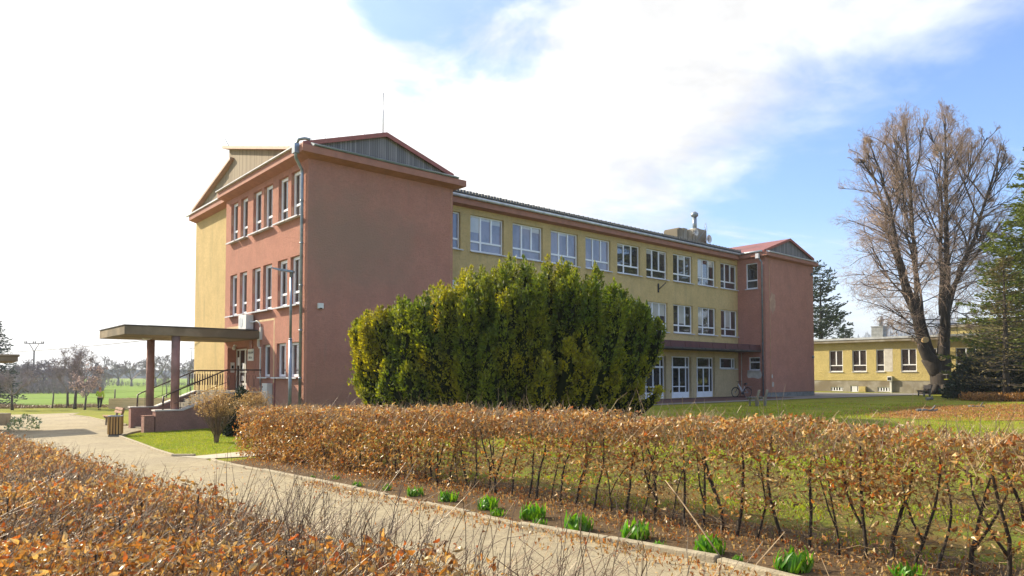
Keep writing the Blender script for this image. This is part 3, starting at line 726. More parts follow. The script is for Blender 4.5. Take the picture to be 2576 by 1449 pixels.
# entrance in its recess
b = MB(); b.add([(.5, 6.4, .9), (.5, 8.95, .9), (.5, 8.95, 2.95), (.5, 6.4, 2.95)], [(3, 2, 1, 0)]); b.build('recess_wall', M['plaster_red'], SCH)
b = MB(); D_ = .42
for a0, a1, z0, z1 in ((6.9, 6.98, .92, 2.9), (8.86, 8.94, .92, 2.9), (6.98, 8.86, 2.83, 2.9), (8.42, 8.5, .92, 2.83), (7.66, 7.8, .92, 2.83), (6.98, 8.42, 1.75, 1.82), (6.98, 7.66, .93, 1.25), (7.8, 8.42, .93, 1.25)):
    b.box((D_, a0, z0), (D_+.06, a1, z1))
dr = b.build('entrance_door', M['plastic_white'], SCH)
b = MB(); b.box((D_+.025, 6.95, .95), (D_+.035, 8.9, 2.87)); b.build('pane', M['pane_dark'], dr)
b = MB(); b.box((D_+.015, 7.9, 1.9), (D_+.022, 8.15, 2.2)); b.box((D_+.015, 7.95, 1.35), (D_+.022, 8.2, 1.6)); b.box((D_+.015, 8.55, 2.1), (D_+.022, 8.8, 2.5)); b.build('notice', M['paper'], dr)
b = MB(); b.tube([(D_-.04, 7.86, 1.6), (D_-.04, 7.86, 2.0)], .015, 6); b.build('handle', M['zinc'], dr)
b = MB(); b.box((.15, 8.9, 1.75), (.33, 8.948, 2.25)); ic = b.build('intercom', M['plastic_white'], SCH)
b = MB(); b.box((.19, 8.893, 1.95), (.29, 8.901, 2.1)); b.build('screen', M['dark_inside'], ic)
b = MB(); b.box((-.03, 5.5, 2.28), (0, 6.2, 2.82)); sg = b.build('sign', M['plastic_white'], SCH)
def text(s, size, parent, mw, m, ext=.002):
    c = bpy.data.curves.new('txt', 'FONT'); c.body = s; c.size = size; c.align_x = 'CENTER'; c.align_y = 'CENTER'; c.extrude = ext
    o = bpy.data.objects.new('txt', c); COL.objects.link(o); dg = bpy.context.evaluated_depsgraph_get()
    me = bpy.data.meshes.new_from_object(o.evaluated_get(dg)); bpy.data.objects.remove(o)
    me.transform(mw); return link('lettering', me, m, parent)
RL = Matrix(((0, 0, -1, 0), (-1, 0, 0, 0), (0, 1, 0, 0), (0, 0, 0, 1)))    # text on a wall that faces -u
text('ZÁKLADNÍ', .135, sg, Matrix.Translation((-.033, 5.85, 2.65)) @ RL, M['ink'])
text('ŠKOLA', .135, sg, Matrix.Translation((-.033, 5.85, 2.42)) @ RL, M['ink'])
b = MB(); b.box((-.03, 5.65, 2.85), (0, 6.0, 3.22)); b.build('plaque', M['red_trim'], SCH)
b = MB(); b.box((-.1, 7.72, 3.0), (0, 7.86, 3.08)); b.tube([(-.1, 7.79, 3.0), (-.1, 7.79, 2.9), (-.1, 7.79, 2.82)], [.05, .09, .04], 10); b.build('wall_lamp', M['plastic_white'], SCH)
# air conditioner with its duct
b = MB(); b.box((-.42, 5.4, 3.7), (-.08, 6.35, 4.36)); b.box((-.44, 5.5, 3.66), (-.38, 5.56, 3.7)); b.box((-.44, 6.2, 3.66), (-.1, 6.26, 3.7)); ac = b.build('air_conditioner', M['plastic_white'], SCH, .015)
b = MB(); b.tube([(-.425, 6.03, 4.03), (-.432, 6.03, 4.03)], .24, 20); b.build('fan_grille', M['gutter_light'], ac)
b = MB(); b.tube([(-.25, 5.4, 4.05), (-.2, 5.2, 4.0), (-.12, 4.9, 4.05), (-.08, 4.68, 3.95), (-.06, 4.6, 3.75)], .03, 6)
b.box((-.09, 4.55, 3.2), (0, 4.66, 3.75)); b.box((-.09, 4.66, 3.2), (0, 4.92, 3.28)); b.box((-.09, 4.84, 2.9), (0, 4.92, 3.2)); b.box((-.05, 4.7, 2.82), (0, 4.9, 2.88)); b.box((-.045, 4.66, 1.6), (0, 4.72, 2.88)); b.box((-.045, 4.64, .2), (0, 4.68, 1.6))
b.build('cable_duct', M['plastic_white'], SCH)

# ------------------------------------------------------------------ entrance porch
PO = empty('entrance_porch', A0, ROT, label='concrete porch canopy on two round columns over the entrance steps with brown handrails', cat='porch')
CE = -5.45
b = MB(); b.prism([(-.002, 4.67), (-.002, 9.3), (CE, 9.35), (CE, 5.4), (CE+.55, 4.67)][::-1] if 0 else [(-.002, 4.67), (-.002, 9.3), (CE, 9.35), (CE, 4.67)], lambda a, c, t: (a, c, t), 3.24, 3.59)
b.build('canopy_slab', M['canopy_concrete'], PO, .015)
b = MB(); r_ = random.Random(9); x = CE-.03
while x < -.35:
    w_ = r_.uniform(.5, 1.3); e = min(x+w_, -.01); b.box((x, 4.63, 3.594+r_.uniform(0, .006)), (e-.01, 9.3, 3.625+r_.uniform(0, .02))); x = e
b.build('canopy_felt', M['felt_and_shade'], PO)
for v, zt in ((4.86, 3.25), (8.75, 3.25)):
    b = MB(); b.tube([(-3.5, v, .1), (-3.5, v, zt)], .165, 28); b.build('column', M['column_paint'], PO)
def sidewall(v0, v1):
    b = MB(); b.prism([(-4.3, -1.2), (-.0, -1.2), (-.0, .84), (-1.55, .84), (-3.25, .16), (-4.3, .16)], lambda a, c, t: (a, t, c), v0, v1); return b
for v0, v1 in ((4.55, 5.0), (8.6, 9.0)):
    sidewall(v0, v1).build('parapet_wall', M['plaster_porch'], PO)
    b = MB(); b.prism([(-4.34, .165), (-3.25, .165), (-1.55, .845), (0, .845), (0, .90), (-1.56, .90), (-3.26, .22), (-4.34, .22)], lambda a, c, t: (a, t, c), v0-.03, v1+.03); b.build('coping', M['coping'], PO)
b = MB(); b.box((-4.72, 4.52, -1.2), (-4.345, 4.98, -.02)); b.box((-4.74, 4.5, -.02), (-4.342, 5.0, .0)); b.build('low_pier', M['plaster_porch'], PO)
b = MB(); b.box((-1.55, 5.002, -1.1), (0, 8.598, .89))
for k in range(9): b.box((-1.55-(k+1)*.29, 5.002, -1.1), (-1.55-k*.29, 8.598, .89-(k+1)*.172))
b.build('steps', M['concrete'], PO)
def railing(v):
    b = MB(); top = [(-4.0, v, .74), (-3.85, v, .83), (-1.5, v, 1.85), (-.02, v, 1.85)]
    b.tube(top, .028, 8); b.tube([(-4.02, v, .2), (-4.0, v, .76)], .035, 8)
    for k in range(7):
        t = -3.7+k*.36; zb = .2+(t+3.25)*.4 if t > -3.25 else .2
        zt = .83+(t+3.85)*.434; b.tube([(t, v, zb), (t, v, zt)], .011, 5)
    lo = [(-3.6, v, .45), (-1.5, v, 1.32)]; b.tube(lo, .012, 5)
    for k in range(6):
        t = -1.4+k*.27; b.tube([(t, v, .9), (t, v, 1.12), (t-.05, v, 1.6), (t-.03, v, 1.62)], .008, 4); b.tube([(t, v, 1.12), (t+.06, v, 1.6)], .008, 4); b.tube([(t, v, 1.7), (t, v, 1.85)], .01, 4)
    b.build('handrail', M['rail_paint'], PO)
railing(4.62); railing(8.75)
b = MB(); b.tube([(-1.75, 9.2, 1.84), (-.1, 9.2, 1.84)], .03, 8)
for k in range(14): t = -1.7+k*.118; b.box((t, 9.19, 1.15), (t+.05, 9.205, 1.68)); b.tube([(t+.02, 9.2, .9), (t+.02, 9.2, 1.84)], .008, 4)
b.build('slatted_rail', M['rail_paint'], PO)
b = MB(); b.tube([(-4.0, 7.4, 3.235), (-4.0, 7.4, 3.17)], [.2, .12], 14); b.build('ceiling_lamp', M['plastic_white'], PO)

# ================================================================== vegetation helpers
def nrm(a): return a/np.maximum(np.linalg.norm(a, axis=-1, keepdims=True), 1e-9)
def leaf_shape(st, w, bend, fold, seed, tw=0.):
    """strip of `st` stations x 3 along +X, length 1"""
    r = np.random.default_rng(seed); v = []; ang = 0; x = z = 0
    for i in range(st):
        t = i/(st-1); ww = w*math.sin(math.pi*min(1, (t*.88+.08)))**.8*(1+r.uniform(-.2, .2)); wob = r.uniform(-.05, .05)
        a = tw*t
        for s in (-1, 0, 1):
            yy = s*ww; zz = abs(s)*fold*ww*(1+r.uniform(-.4, .4))+wob
            v.append((x, yy*math.cos(a)-zz*math.sin(a), z+yy*math.sin(a)+zz*math.cos(a)))
        ang += bend/(st-1); x += math.cos(ang)/(st-1); z += math.sin(ang)/(st-1)
    f = [(i*3+j, i*3+j+1, (i+1)*3+j+1, (i+1)*3+j) for i in range(st-1) for j in range(2)]
    return np.array(v), np.array(f)
def strip_shape(w, bend):
    return np.array([(0, -w*.3, 0), (0, w*.3, 0), (.5, -w, bend*.3), (.5, w, bend*.3), (1, -w*.15, -bend*.25), (1, w*.15, -bend*.25)]), np.array([(0, 2, 3, 1), (2, 4, 5, 3)])
def kite_shape(w): return np.array([(0, 0, 0), (.45, w, .05), (1, 0, 0), (.45, -w, .05)]), np.array([(0, 1, 2, 3)])
NEAR_LEAVES = [leaf_shape(4, .21, b*1.15, f, i, t) for i, (b, f, t) in enumerate([(1.6, .5, .5), (-1.2, .9, -.9), (2.6, .3, .3), (.8, 1.2, 1.4), (-2.2, .6, -.4), (1.2, -.7, .8)])]
MID_LEAVES = [leaf_shape(3, .19, b*1.15, f, i+20, t) for i, (b, f, t) in enumerate([(1.6, .6, .6), (-1.4, .9, -.8), (2.4, .4, .2)])]
FAR_LEAVES = [strip_shape(.19, 1.3), strip_shape(.16, -1.3)]
def scatter(shapes, pos, ax, size, rng, up=None, wid=1.):
    """instance shapes at pos with axis ax; up = preferred normal or None; returns verts, faces, leaf index per face"""
    N = len(pos); ax = nrm(ax); rv = rng.normal(size=(N, 3)) if up is None else up+rng.normal(size=(N, 3))*.35
    Y = nrm(np.cross(rv, ax)); Z = np.cross(ax, Y); V = []; F = []; I = []; base = 0
    which = rng.integers(0, len(shapes), N); size = np.broadcast_to(size, (N,))
    for k, (v, f) in enumerate(shapes):
        ix = np.nonzero(which == k)[0]; n = len(ix)
        if not n: continue
        s = size[ix][:, None, None]
        P = pos[ix][:, None, :]+s*(v[None, :, 0:1]*ax[ix][:, None, :]+wid*v[None, :, 1:2]*Y[ix][:, None, :]+v[None, :, 2:3]*Z[ix][:, None, :])
        V.append(P.reshape(-1, 3)); F.append((f[None]+(np.arange(n)*len(v))[:, None, None]+base).reshape(-1, f.shape[1])); I.append(np.repeat(ix, len(f))); base += n*len(v)
    return np.concatenate(V), np.concatenate(F), np.concatenate(I)
def prisms(p0, p1, r0, r1, k=3):
    p0 = np.asarray(p0, float); p1 = np.asarray(p1, float); N = len(p0)
    r0 = np.broadcast_to(r0, (N,)).astype(float); r1 = np.broadcast_to(r1, (N,)).astype(float)
    d = nrm(p1-p0); h = np.where(np.abs(d[:, 2:3]) < .9, [[0, 0, 1.]], [[1., 0, 0]]); a = nrm(np.cross(d, h)); b = np.cross(a, d)
    V = np.zeros((N, 2*k, 3))
    for j in range(k):
        t = 2*math.pi*j/k; o = a*math.cos(t)+b*math.sin(t)
        V[:, j] = p0+o*r0[:, None]; V[:, k+j] = p1+o*r1[:, None]
    f = np.array([(j, (j+1) % k, k+(j+1) % k, k+j) for j in range(k)])
    return V.reshape(-1, 3), (f[None]+(np.arange(N)*2*k)[:, None, None]).reshape(-1, 4)
def segmesh(name, segs, m, parent=None, k=3, **kw):
    """segs: rows of p0(3) p1(3) r0 r1"""
    s = np.array(segs, float); v, f = prisms(s[:, :3], s[:, 3:6], s[:, 6], s[:, 7], k)
    return link(name, npmesh(name, v, f, k > 4), m, parent, **kw)
def wobble(p, f=1.): return np.sin(p[:, 0]*2.1*f+1)*np.sin(p[:, 1]*1.7*f+2)+np.sin(p[:, 2]*2.7*f+.5)*np.sin((p[:, 0]+p[:, 1])*1.3*f)

# ================================================================== hedges of dry beech leaves
def site(U, V):
    U = np.asarray(U, float); V = np.asarray(V, float)
    x = U*UX-V*UY; y = U*UY+V*UX; return x, y, hgt(x)
LEAFM = ['beech_leaf', 'beech_leaf_pale', 'beech_leaf_red']
def back_hedge():
    rng = np.random.default_rng(11)
    root = empty('beech_hedge', (*uvw(6.35, 8), float(hgt(uvw(6.35, 8)[0]))), 0, label='trimmed waist high hedge with bare stems and dry brown leaves behind the kerb', cat='hedge')
    off = np.array(root.location)
    U0 = 6.35
    # leaves
    n = 230000
    V = rng.uniform(-3, 16.9, n); u = rng.normal(0, .24, n).clip(-.42, .42); z = rng.uniform(.06, 1.24, n)
    left = 1/(1+np.exp(-(V-10.2)*1.1))
    top = .5+.5*np.tanh((z-.70-.12*np.sin(V*1.9)-.08*np.sin(V*4.3))/.13)
    P = np.stack([V*1.6, u*2, z*2.2], 1); cl = wobble(P, 1.6)
    low = np.clip(cl*.6+.14, 0, 1)*(.25+.75*(z > .3))*.85
    den = np.maximum(top*.66, low*.46)*(1-left)+left*(.55+.25*cl)*(z > .1)
    den *= (.62+.38*np.tanh(cl*1.3+.5))
    den = np.where(V > 16.3, den*np.clip(1.6-((V-16.3)/.5)**2-((z-.65)/.8)**2, 0, 1), den)
    keep = rng.random(n) < den*np.where(V < 9, .58, .54)
    V, u, z, left = V[keep], u[keep], z[keep], left[keep]
    hz = 1.17+.035*np.sin(V*2.3)+.03*np.sin(V*5.7+1)
    z = np.minimum(z, hz-rng.random(len(z))*.05)
    shell = rng.random(len(z)) < .45      # push part of them to the clipped face
    u = np.where(shell, np.sign(u)*(.33+.06*rng.normal(size=len(u))), u)
    x, y, g = site(U0+u, V); pos = np.stack([x, y, g+z], 1)-off
    ax = np.stack([rng.normal(0, .7, len(x)), rng.normal(0, .7, len(x)), rng.normal(-.75, .6, len(x))], 1)
    topm = z > hz-.12; ax[topm, 2] += .9
    size = rng.uniform(.045, .082, len(x)); near = V < 8.5
    v1, f1, i1 = scatter(MID_LEAVES, pos[near], ax[near], size[near], rng); v2, f2, i2 = scatter(FAR_LEAVES, pos[~near], ax[~near], size[~near]*1.05, rng)
    mi = rng.choice(3, len(x), p=[.46, .46, .08]); a = np.nonzero(near)[0]; b_ = np.nonzero(~near)[0]
    link('foliage', npmesh('foliage', np.concatenate([v1, v2]), np.concatenate([f1, f2+len(v1)]), False, np.concatenate([mi[a][i1], mi[b_][i2]])), [M[q] for q in LEAFM], root)
    # trunks and side branches
    tr = []; tw = []; pale = []
    V = -2.6
    while V < 16.6:
        u = U0+rng.uniform(-.06, .06); x, y, g = [float(q) for q in site(u, V)]
        pts = [np.array([x, y, g-.03])]; d = np.array([rng.normal(0, .12), rng.normal(0, .12), 1.]); H = rng.uniform(.85, 1.1); ns = 7
        for i in range(ns):
            d = d+np.array([rng.normal(0, .13), rng.normal(0, .13), .25]); d /= np.linalg.norm(d); pts.append(pts[-1]+d*H/ns)
        r0 = rng.uniform(.010, .021); rs = [r0*(1-.55*i/ns) for i in range(ns+1)]
        b = MB(); b.tube([p-off for p in pts], rs, 6)
        if rng.random() < .35:
            q = pts[2]; e = np.array([-UY, UX, 0])*rng.choice([-1, 1])*.5+np.array([0, 0, .85]); P2 = [q]
            for i in range(4): e = e+np.array([rng.normal(0, .12), rng.normal(0, .12), .15]); e /= np.linalg.norm(e); P2.append(P2[-1]+e*.17)
            b.tube([p-off for p in P2], [r0*.75, r0*.65, r0*.55, r0*.45, r0*.35], 6)
        tr.append(b)
        for k in range(int(rng.integers(46, 62))):
            i = int(rng.integers(1, ns+1)); p = pts[i]+rng.normal(0, .02, 3)
            e = np.array([rng.normal(), rng.normal(), rng.normal(.35, .45)]); e /= np.linalg.norm(e); r = rng.uniform(.002, .0042); L = rng.uniform(.10, .42)
            for s in range(3):
                q = p+e*L/3; tw.append([*(p-off), *(q-off), r, r*.8]); 
                if rng.random() < .7:
                    e2 = e+rng.normal(0, .7, 3); e2 /= np.linalg.norm(e2); q2 = q+e2*rng.uniform(.05, .13); tw.append([*(q-off), *(q2-off), r*.6, r*.3])
                p = q; r *= .75; e = e+rng.normal(0, .3, 3); e /= np.linalg.norm(e)
        V += rng.uniform(.15, .31)
    for b in tr: b.build('trunk', M['bark'], root)
    segmesh('branches', tw[::2], M['twig_brown'], root); segmesh('pale_branches', tw[1::2], M['twig_pale'], root)
    # clipped shoots standing out of the top
    sh = []
    for i in range(9000):
        V = rng.uniform(-2.8, 16.5); u = rng.normal(0, .25); x, y, g = [float(q) for q in site(U0+u, V)]
        p = np.array([x, y, g+rng.uniform(.85, 1.1)]); e = np.array([rng.normal(0, .45), rng.normal(0, .45), 1.]); e /= np.linalg.norm(e)
        L = rng.uniform(.05, .26) if rng.random() < .985 else rng.uniform(.3, .6); r = .0032
        for s in range(3):
            q = p+e*L/3; sh.append([*(p-off), *(q-off), r, r*.75]); p = q; r *= .75; e = e+rng.normal(0, .16, 3); e /= np.linalg.norm(e)
        if rng.random() < .6: sh.append([*(p-off), *(p+e*.014-off), r*1.9, r*.4])
    segmesh('shoots', sh, M['twig_pale'], root)
back_hedge()

def front_hedge():
    rng = np.random.default_rng(12)
    root = empty('beech_hedge', (*uvw(.8, 4), float(hgt(uvw(.8, 4)[0]))), 0, label='rusty orange clipped hedge filling the foreground on the near side of the path', cat='hedge')
    off = np.array(root.location); U1, U2 = -.05, 1.56
    def place(n, va, vb, near):
        V = rng.uniform(va, vb, n); u = rng.uniform(U1, U2, n); dep = rng.random(n)**1.3*.5
        top = 1.0+.05*np.clip((2.8-V)/1.5, 0, 1)-.05*np.clip((u-1.2)/.36, 0, 1)**2+.05*np.sin(V*2.1+u*3)+.04*np.sin(V*5.3+u*6)
        cl = wobble(np.stack([V, u*2, dep*3], 1), 1.4)
        bare = np.clip((u-1.05)/.35, 0, 1)*np.clip((6-V)/2.5, 0, 1)*np.clip((V-2.2)/1., 0, 1)
        keep = rng.random(n) < (.78+.25*np.tanh(cl))*(1-.55*bare)*np.where(dep < .07, .55, 1.)
        V, u, z, dep = V[keep], u[keep], (top-dep)[keep], dep[keep]
        sd_ = rng.random(len(V)) < .16; z = np.where(sd_, rng.uniform(.1, .9, len(V)), z); u = np.where(sd_, U2+rng.normal(0, .04, len(V)), u)
        x, y, g = site(u, V); return np.stack([x, y, g+z], 1)-off, V
    pa, Va = place(86000, -2.6, 5.5, True); pb, Vb = place(56000, 5.5, 18, False)
    def axes(n): 
        a = np.stack([rng.normal(.25, .7, n), rng.normal(-.1, .7, n), rng.normal(-.05, .65, n)], 1); return a
    v1, f1, i1 = scatter(NEAR_LEAVES, pa, axes(len(pa)), rng.uniform(.022, .050, len(pa)), rng)
    v2, f2, i2 = scatter(MID_LEAVES, pb, axes(len(pb)), rng.uniform(.035, .065, len(pb)), rng)
    ma = rng.choice(3, len(pa), p=[.50, .36, .14]); mb = rng.choice(3, len(pb), p=[.48, .42, .10])
    link('foliage', npmesh('foliage', np.concatenate([v1, v2]), np.concatenate([f1, f2+len(v1)]), False, np.concatenate([ma[i1], mb[i2]])), [M[q] for q in LEAFM], root)
    sh = []; big = []; pl = []
    bias = np.array([.42, .1, 0])
    for i in range(24000):
        t = rng.random(); V = -2.6+t**1.5*20; u = rng.uniform(U1, U2+.06)
        x, y, g = [float(q) for q in site(u, V)]; edge = max(0, (u-.9)/.5)*max(0, min(1, (5.5-V)/3)); top = 1.0-.1*max(0, (u-1.05)/.4)
        p = np.array([x, y, g+top-rng.uniform(.12, .42)])
        e = np.array([rng.normal(0, .4), rng.normal(0, .4), rng.uniform(.3, 1.1)])+bias; e /= np.linalg.norm(e); L = rng.uniform(.14, .36)*(1+.25*edge); r = rng.uniform(.0014, .0030)
        tgt = pl if rng.random() < .3 else sh
        for s in range(3):
            q = p+e*L/3; tgt.append([*(p-off), *(q-off), r, r*.8])
            if rng.random() < .4:
                e2 = e+rng.normal(0, .5, 3); e2 /= np.linalg.norm(e2); q2 = q+e2*rng.uniform(.03, .1); tgt.append([*(q-off), *(q2-off), r*.6, r*.35]); tgt.append([*(q2-off), *(q2+e2*.009-off), r*1.1, r*.2])
            p = q; r *= .8; e = e+rng.normal(0, .17, 3); e /= np.linalg.norm(e)
        tgt.append([*(p-off), *(p+e*.011-off), r*1.7, r*.3])
    for i in range(1000):
        V = rng.uniform(-.8, 4.0); u = rng.uniform(1.2, 1.66); x, y, g = [float(q) for q in site(u, V)]
        p = np.array([x, y, g+rng.uniform(.55, .95)]); e = np.array([rng.normal(0, .35), rng.normal(0, .35), rng.uniform(.5, 1.2)])+bias; e /= np.linalg.norm(e); L = rng.uniform(.16, .46); r = rng.uniform(.0016, .0032)
        sh_ = sh if rng.random() < .6 else pl
        for s in range(4):
            q = p+e*L/4; sh_.append([*(p-off), *(q-off), r, r*.8])
            if rng.random() < .45: e2 = e+rng.normal(0, .55, 3); e2 /= np.linalg.norm(e2); q2 = q+e2*rng.uniform(.03, .12); sh.append([*(q-off), *(q2-off), r*.6, r*.35]); sh.append([*(q2-off), *(q2+e2*.01-off), r*1.1, r*.2])
            p = q; r *= .8; e = e+rng.normal(0, .17, 3); e /= np.linalg.norm(e)
    segmesh('shoots', sh, M['twig_brown'], root); segmesh('pale_shoots', pl, M['twig_pale'], root)
    for i in range(900):
        V = rng.uniform(-2.5, 17); u = rng.uniform(.1, 1.35); x, y, g = [float(q) for q in site(u, V)]
        p = np.array([x, y, g]); e = np.array([rng.normal(0, .15), rng.normal(0, .15), 1.]); r = rng.uniform(.005, .011); H = rng.uniform(.7, 1.02)
        for s in range(4):
            q = p+e*H/4; big.append([*(p-off), *(q-off), r, r*.85]); p = q; r *= .85; e = e+rng.normal(0, .14, 3); e[2] = abs(e[2]); e /= np.linalg.norm(e)
    segmesh('stems', big, M['bark'], root, 5)
front_hedge()

# ================================================================== big golden yew
def yew(px, depth, wid, dep, top, name, label, n_pl, seed, tufts, mats=('yew_green',), topf=None, lean=.30):
    rng = np.random.default_rng(seed); cx = along(px, depth); g = float(hgt(cx))
    root = empty(name, (cx, depth, g), 0, label=label, cat='yew bush')
    H = top-g; P = []; A = []; S = []; core = MB()
    for i in range(n_pl):
        a = rng.uniform(0, 2*math.pi); rr = math.sqrt(rng.random()) if i > n_pl*.55 else rng.uniform(.80, 1.0)
        bx, by = math.cos(a)*rr, math.sin(a)*rr
        x0, y0 = bx*wid*.25, by*dep*.27; x1, y1 = bx*wid*.5*.93, by*dep*.5*.93
        hh = H*(1-.22*rr**3)*rng.uniform(.90, 1.0)
        if topf: hh *= topf(bx)
        kind = rng.random()
        if rr > .6 and kind < .46: hh *= rng.uniform(.35, .78)       # short outer plumes in front of the tall ones
        pr = rng.uniform(.22, .38)*(1.22 if hh > 3 else 1)
        n = int(tufts/5*hh/H*(1.2 if rr > .6 else .6)); t = rng.random(n)**.85
        prof = np.clip(np.sin(math.pi*(t*.80+.17))**.65, .02, 1)*pr*(1-.62*t**3)
        an = rng.uniform(0, 2*math.pi, n); rad = prof*(.62+.42*rng.random(n))
        k = 1-(1-t)**1.7
        wb = rng.uniform(0, 6.3); cxl = x0+(x1-x0)*k+.10*np.sin(t*5+wb); cyl = y0+(y1-y0)*k+.10*np.cos(t*4+wb)
        c0 = np.stack([cxl+np.cos(an)*rad, cyl+np.sin(an)*rad, .05+t*hh], 1); dr = nrm(np.stack([np.cos(an)*.75, np.sin(an)*.75, np.full(n, 1.05)], 1)+rng.normal(0, .25, (n, 3)))
        for q in range(6):     # one spray = a fan of small shoots along a twig
            sd_ = nrm(np.cross(dr, rng.normal(size=(n, 3)))); P.append(c0+dr*(q*.032)+sd_*.012); A.append(dr*.9+sd_*(.75 if q < 5 else .1)); S.append(rng.uniform(.075, .135, n)*(1.15-.07*q))
        # leaf-like tip feathers
        m_ = 70; tt = rng.random(m_); cw = .13*(1-tt)+.015; P.append(np.stack([x1+rng.normal(0, 1, m_)*cw, y1+rng.normal(0, 1, m_)*cw, hh*.9+.05+tt*hh*.16], 1)); A.append(np.stack([rng.normal(0, .25, m_), rng.normal(0, .25, m_), np.ones(m_)], 1)); S.append(rng.uniform(.07, .14, m_))
        ts = [0, .12, .3, .5, .7, .85, .95]
        core.tube([(x0+(x1-x0)*(1-(1-q)**1.7)+.1*math.sin(q*5+wb), y0+(y1-y0)*(1-(1-q)**1.7)+.1*math.cos(q*4+wb), .05+q*hh) for q in ts], [pr*.72*max(.05, math.sin(math.pi*(q*.8+.17))**.65)*(1-.62*q**3) for q in ts], 7)
    P = np.concatenate(P); A = np.concatenate(A); S = np.concatenate(S)
    # solid near-black heart, added to block light through the bush
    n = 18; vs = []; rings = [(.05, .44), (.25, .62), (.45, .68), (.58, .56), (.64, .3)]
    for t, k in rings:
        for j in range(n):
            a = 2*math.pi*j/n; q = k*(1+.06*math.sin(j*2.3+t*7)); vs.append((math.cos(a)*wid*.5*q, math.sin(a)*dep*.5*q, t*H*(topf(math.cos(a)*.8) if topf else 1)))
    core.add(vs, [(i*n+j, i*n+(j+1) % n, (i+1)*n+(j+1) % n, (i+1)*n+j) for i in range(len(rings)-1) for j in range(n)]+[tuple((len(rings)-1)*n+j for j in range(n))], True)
    v, f, i = scatter([kite_shape(.26), kite_shape(.2)], P, A, S, rng)
    link('foliage', npmesh('foliage', v, f, False), M[mats[0]], root); core.build('branches', M['shade_core'], root)  # cores are dark filler added to block light, not modelled branches
    return root
yew(1276, 21.9, 10.3, 5.6, 5.02, 'golden_yew', 'huge golden green yew bush of upright plumes in front of the school', 260, 31, 2100,
    topf=lambda b: (1.0 if 0 < b < .6 else (1-.19*min(1, -b/.9) if b <= 0 else 1-.18*min(1, (b-.6)/.4))))
# ================================================================== bare trees
def grow(out, rng, p, d, L, r, lvl, maxl, nseg=5, curve=.10, up=.06, kids=(7, 6, 5, 4), ang=.75, ratio=.55, env=None, rmin=.004):
    p = np.array(p, float); d = np.array(d, float); d /= np.linalg.norm(d); nodes = [p]
    for i in range(nseg):
        d = d+rng.normal(0, curve, 3)+np.array([0, 0, up]); d /= np.linalg.norm(d); q = p+d*L/nseg; r2 = max(rmin*.6, r*(1-.75/nseg*(1 if lvl else .8)))
        if env is not None and not env(q): break
        out.append([*p, *q, r, r2, lvl]); p = q; r = r2; nodes.append(p)
    if lvl >= maxl or len(nodes) < 2: return
    for k in range(kids[min(lvl, len(kids)-1)]):
        t = rng.uniform(.18 if lvl else .35, 1)*(len(nodes)-1); i = int(t); i = min(i, len(nodes)-2); q = nodes[i]+(nodes[i+1]-nodes[i])*(t-i)
        s = rng.normal(size=3); s -= s.dot(d)*d; s /= np.linalg.norm(s); e = d*math.cos(ang)+s*math.sin(ang)*rng.uniform(.6, 1.2)
        rr = max(rmin, r*(1.0+.9*(1-t/(len(nodes)-1)))*.62)
        grow(out, rng, q, e, L*ratio*rng.uniform(.7, 1.2)*(1.15-.45*t/(len(nodes)-1)), rr, lvl+1, maxl, max(2, nseg-1), curve*1.25, up, kids, ang, ratio, env, rmin)
def bare_tree(name, loc, h, seed, label, cat='tree', group=None, spread=1., trunk_h=.28, maxl=4, m=('bark_fruit', 'twig_far'), blossom=0, rmin=.012, tr=.11, up=.05):
    rng = np.random.default_rng(seed); out = []
    root = empty(name, loc, 0, label=label, cat=cat, group=group)
    b = MB(); lean = rng.normal(0, .06, 2); hp = h*trunk_h; P = [(0, 0, -.1), (lean[0]*hp*.4, lean[1]*hp*.4, hp*.35), (lean[0]*hp, lean[1]*hp, hp)]
    b.tube(P, [tr*h/4*1.35, tr*h/4, tr*h/4*.85], 8); b.build('trunk', M[m[0]], root)
    n = int(rng.integers(4, 6))
    for k in range(n):
        a = 2*math.pi*(k+rng.uniform(-.25, .25))/n; t = rng.uniform(.55, 1.25)*spread
        grow(out, rng, P[-1], (math.cos(a)*t, math.sin(a)*t, 1), h*.52*rng.uniform(.8, 1.1), tr*h/4*.6, 0, maxl, 5, .16, up, (6, 6, 5, 4), .8, .55, None, rmin)
    s = np.array(out); v, f = prisms(s[:, :3], s[:, 3:6], s[:, 6], s[:, 7], 3)
    link('crown', npmesh('crown', v, f), M[m[1]], root)
    if blossom:
        ends = s[s[:, 8] >= maxl-1][:, 3:6]; ix = rng.choice(len(ends), min(blossom, len(ends)), False); p = ends[ix]
        v, f, i = scatter(FAR_LEAVES, p, rng.normal(size=(len(p), 3)), .09, rng, wid=2.)
        link('blossom', npmesh('blossom', v, f), M['blossom'], root)
    return root
def P3(px, depth, z=None):
    x = along(px, depth); return Vector((x, depth, float(hgt(x)) if z is None else z))
G_OR = 'bare fruit trees along the field fence'
bare_tree('fruit_tree', at(31, 1032), 4.0, 41, 'wide low fruit tree with a forked trunk at the left edge of the grass', group=G_OR, spread=1.25, rmin=.0085, tr=.085)
bare_tree('fruit_tree', at(170, 1026), 4.3, 42, 'leaning bare fruit tree, left one of the three by the walking person', group=G_OR, spread=.75, rmin=.0085, tr=.085)
bare_tree('fruit_tree', at(188, 1029), 5.0, 43, 'tallest bare fruit tree, middle one of the three by the walking person', group=G_OR, spread=.55, rmin=.0085, tr=.085, up=.12)
bare_tree('fruit_tree', at(213, 1031), 3.4, 44, 'small fruit tree with pale pink blossom left of the walking person', group=G_OR, spread=1.0, blossom=900, rmin=.0085, tr=.085)
G_FAR = 'bare trees on the far side of the field'
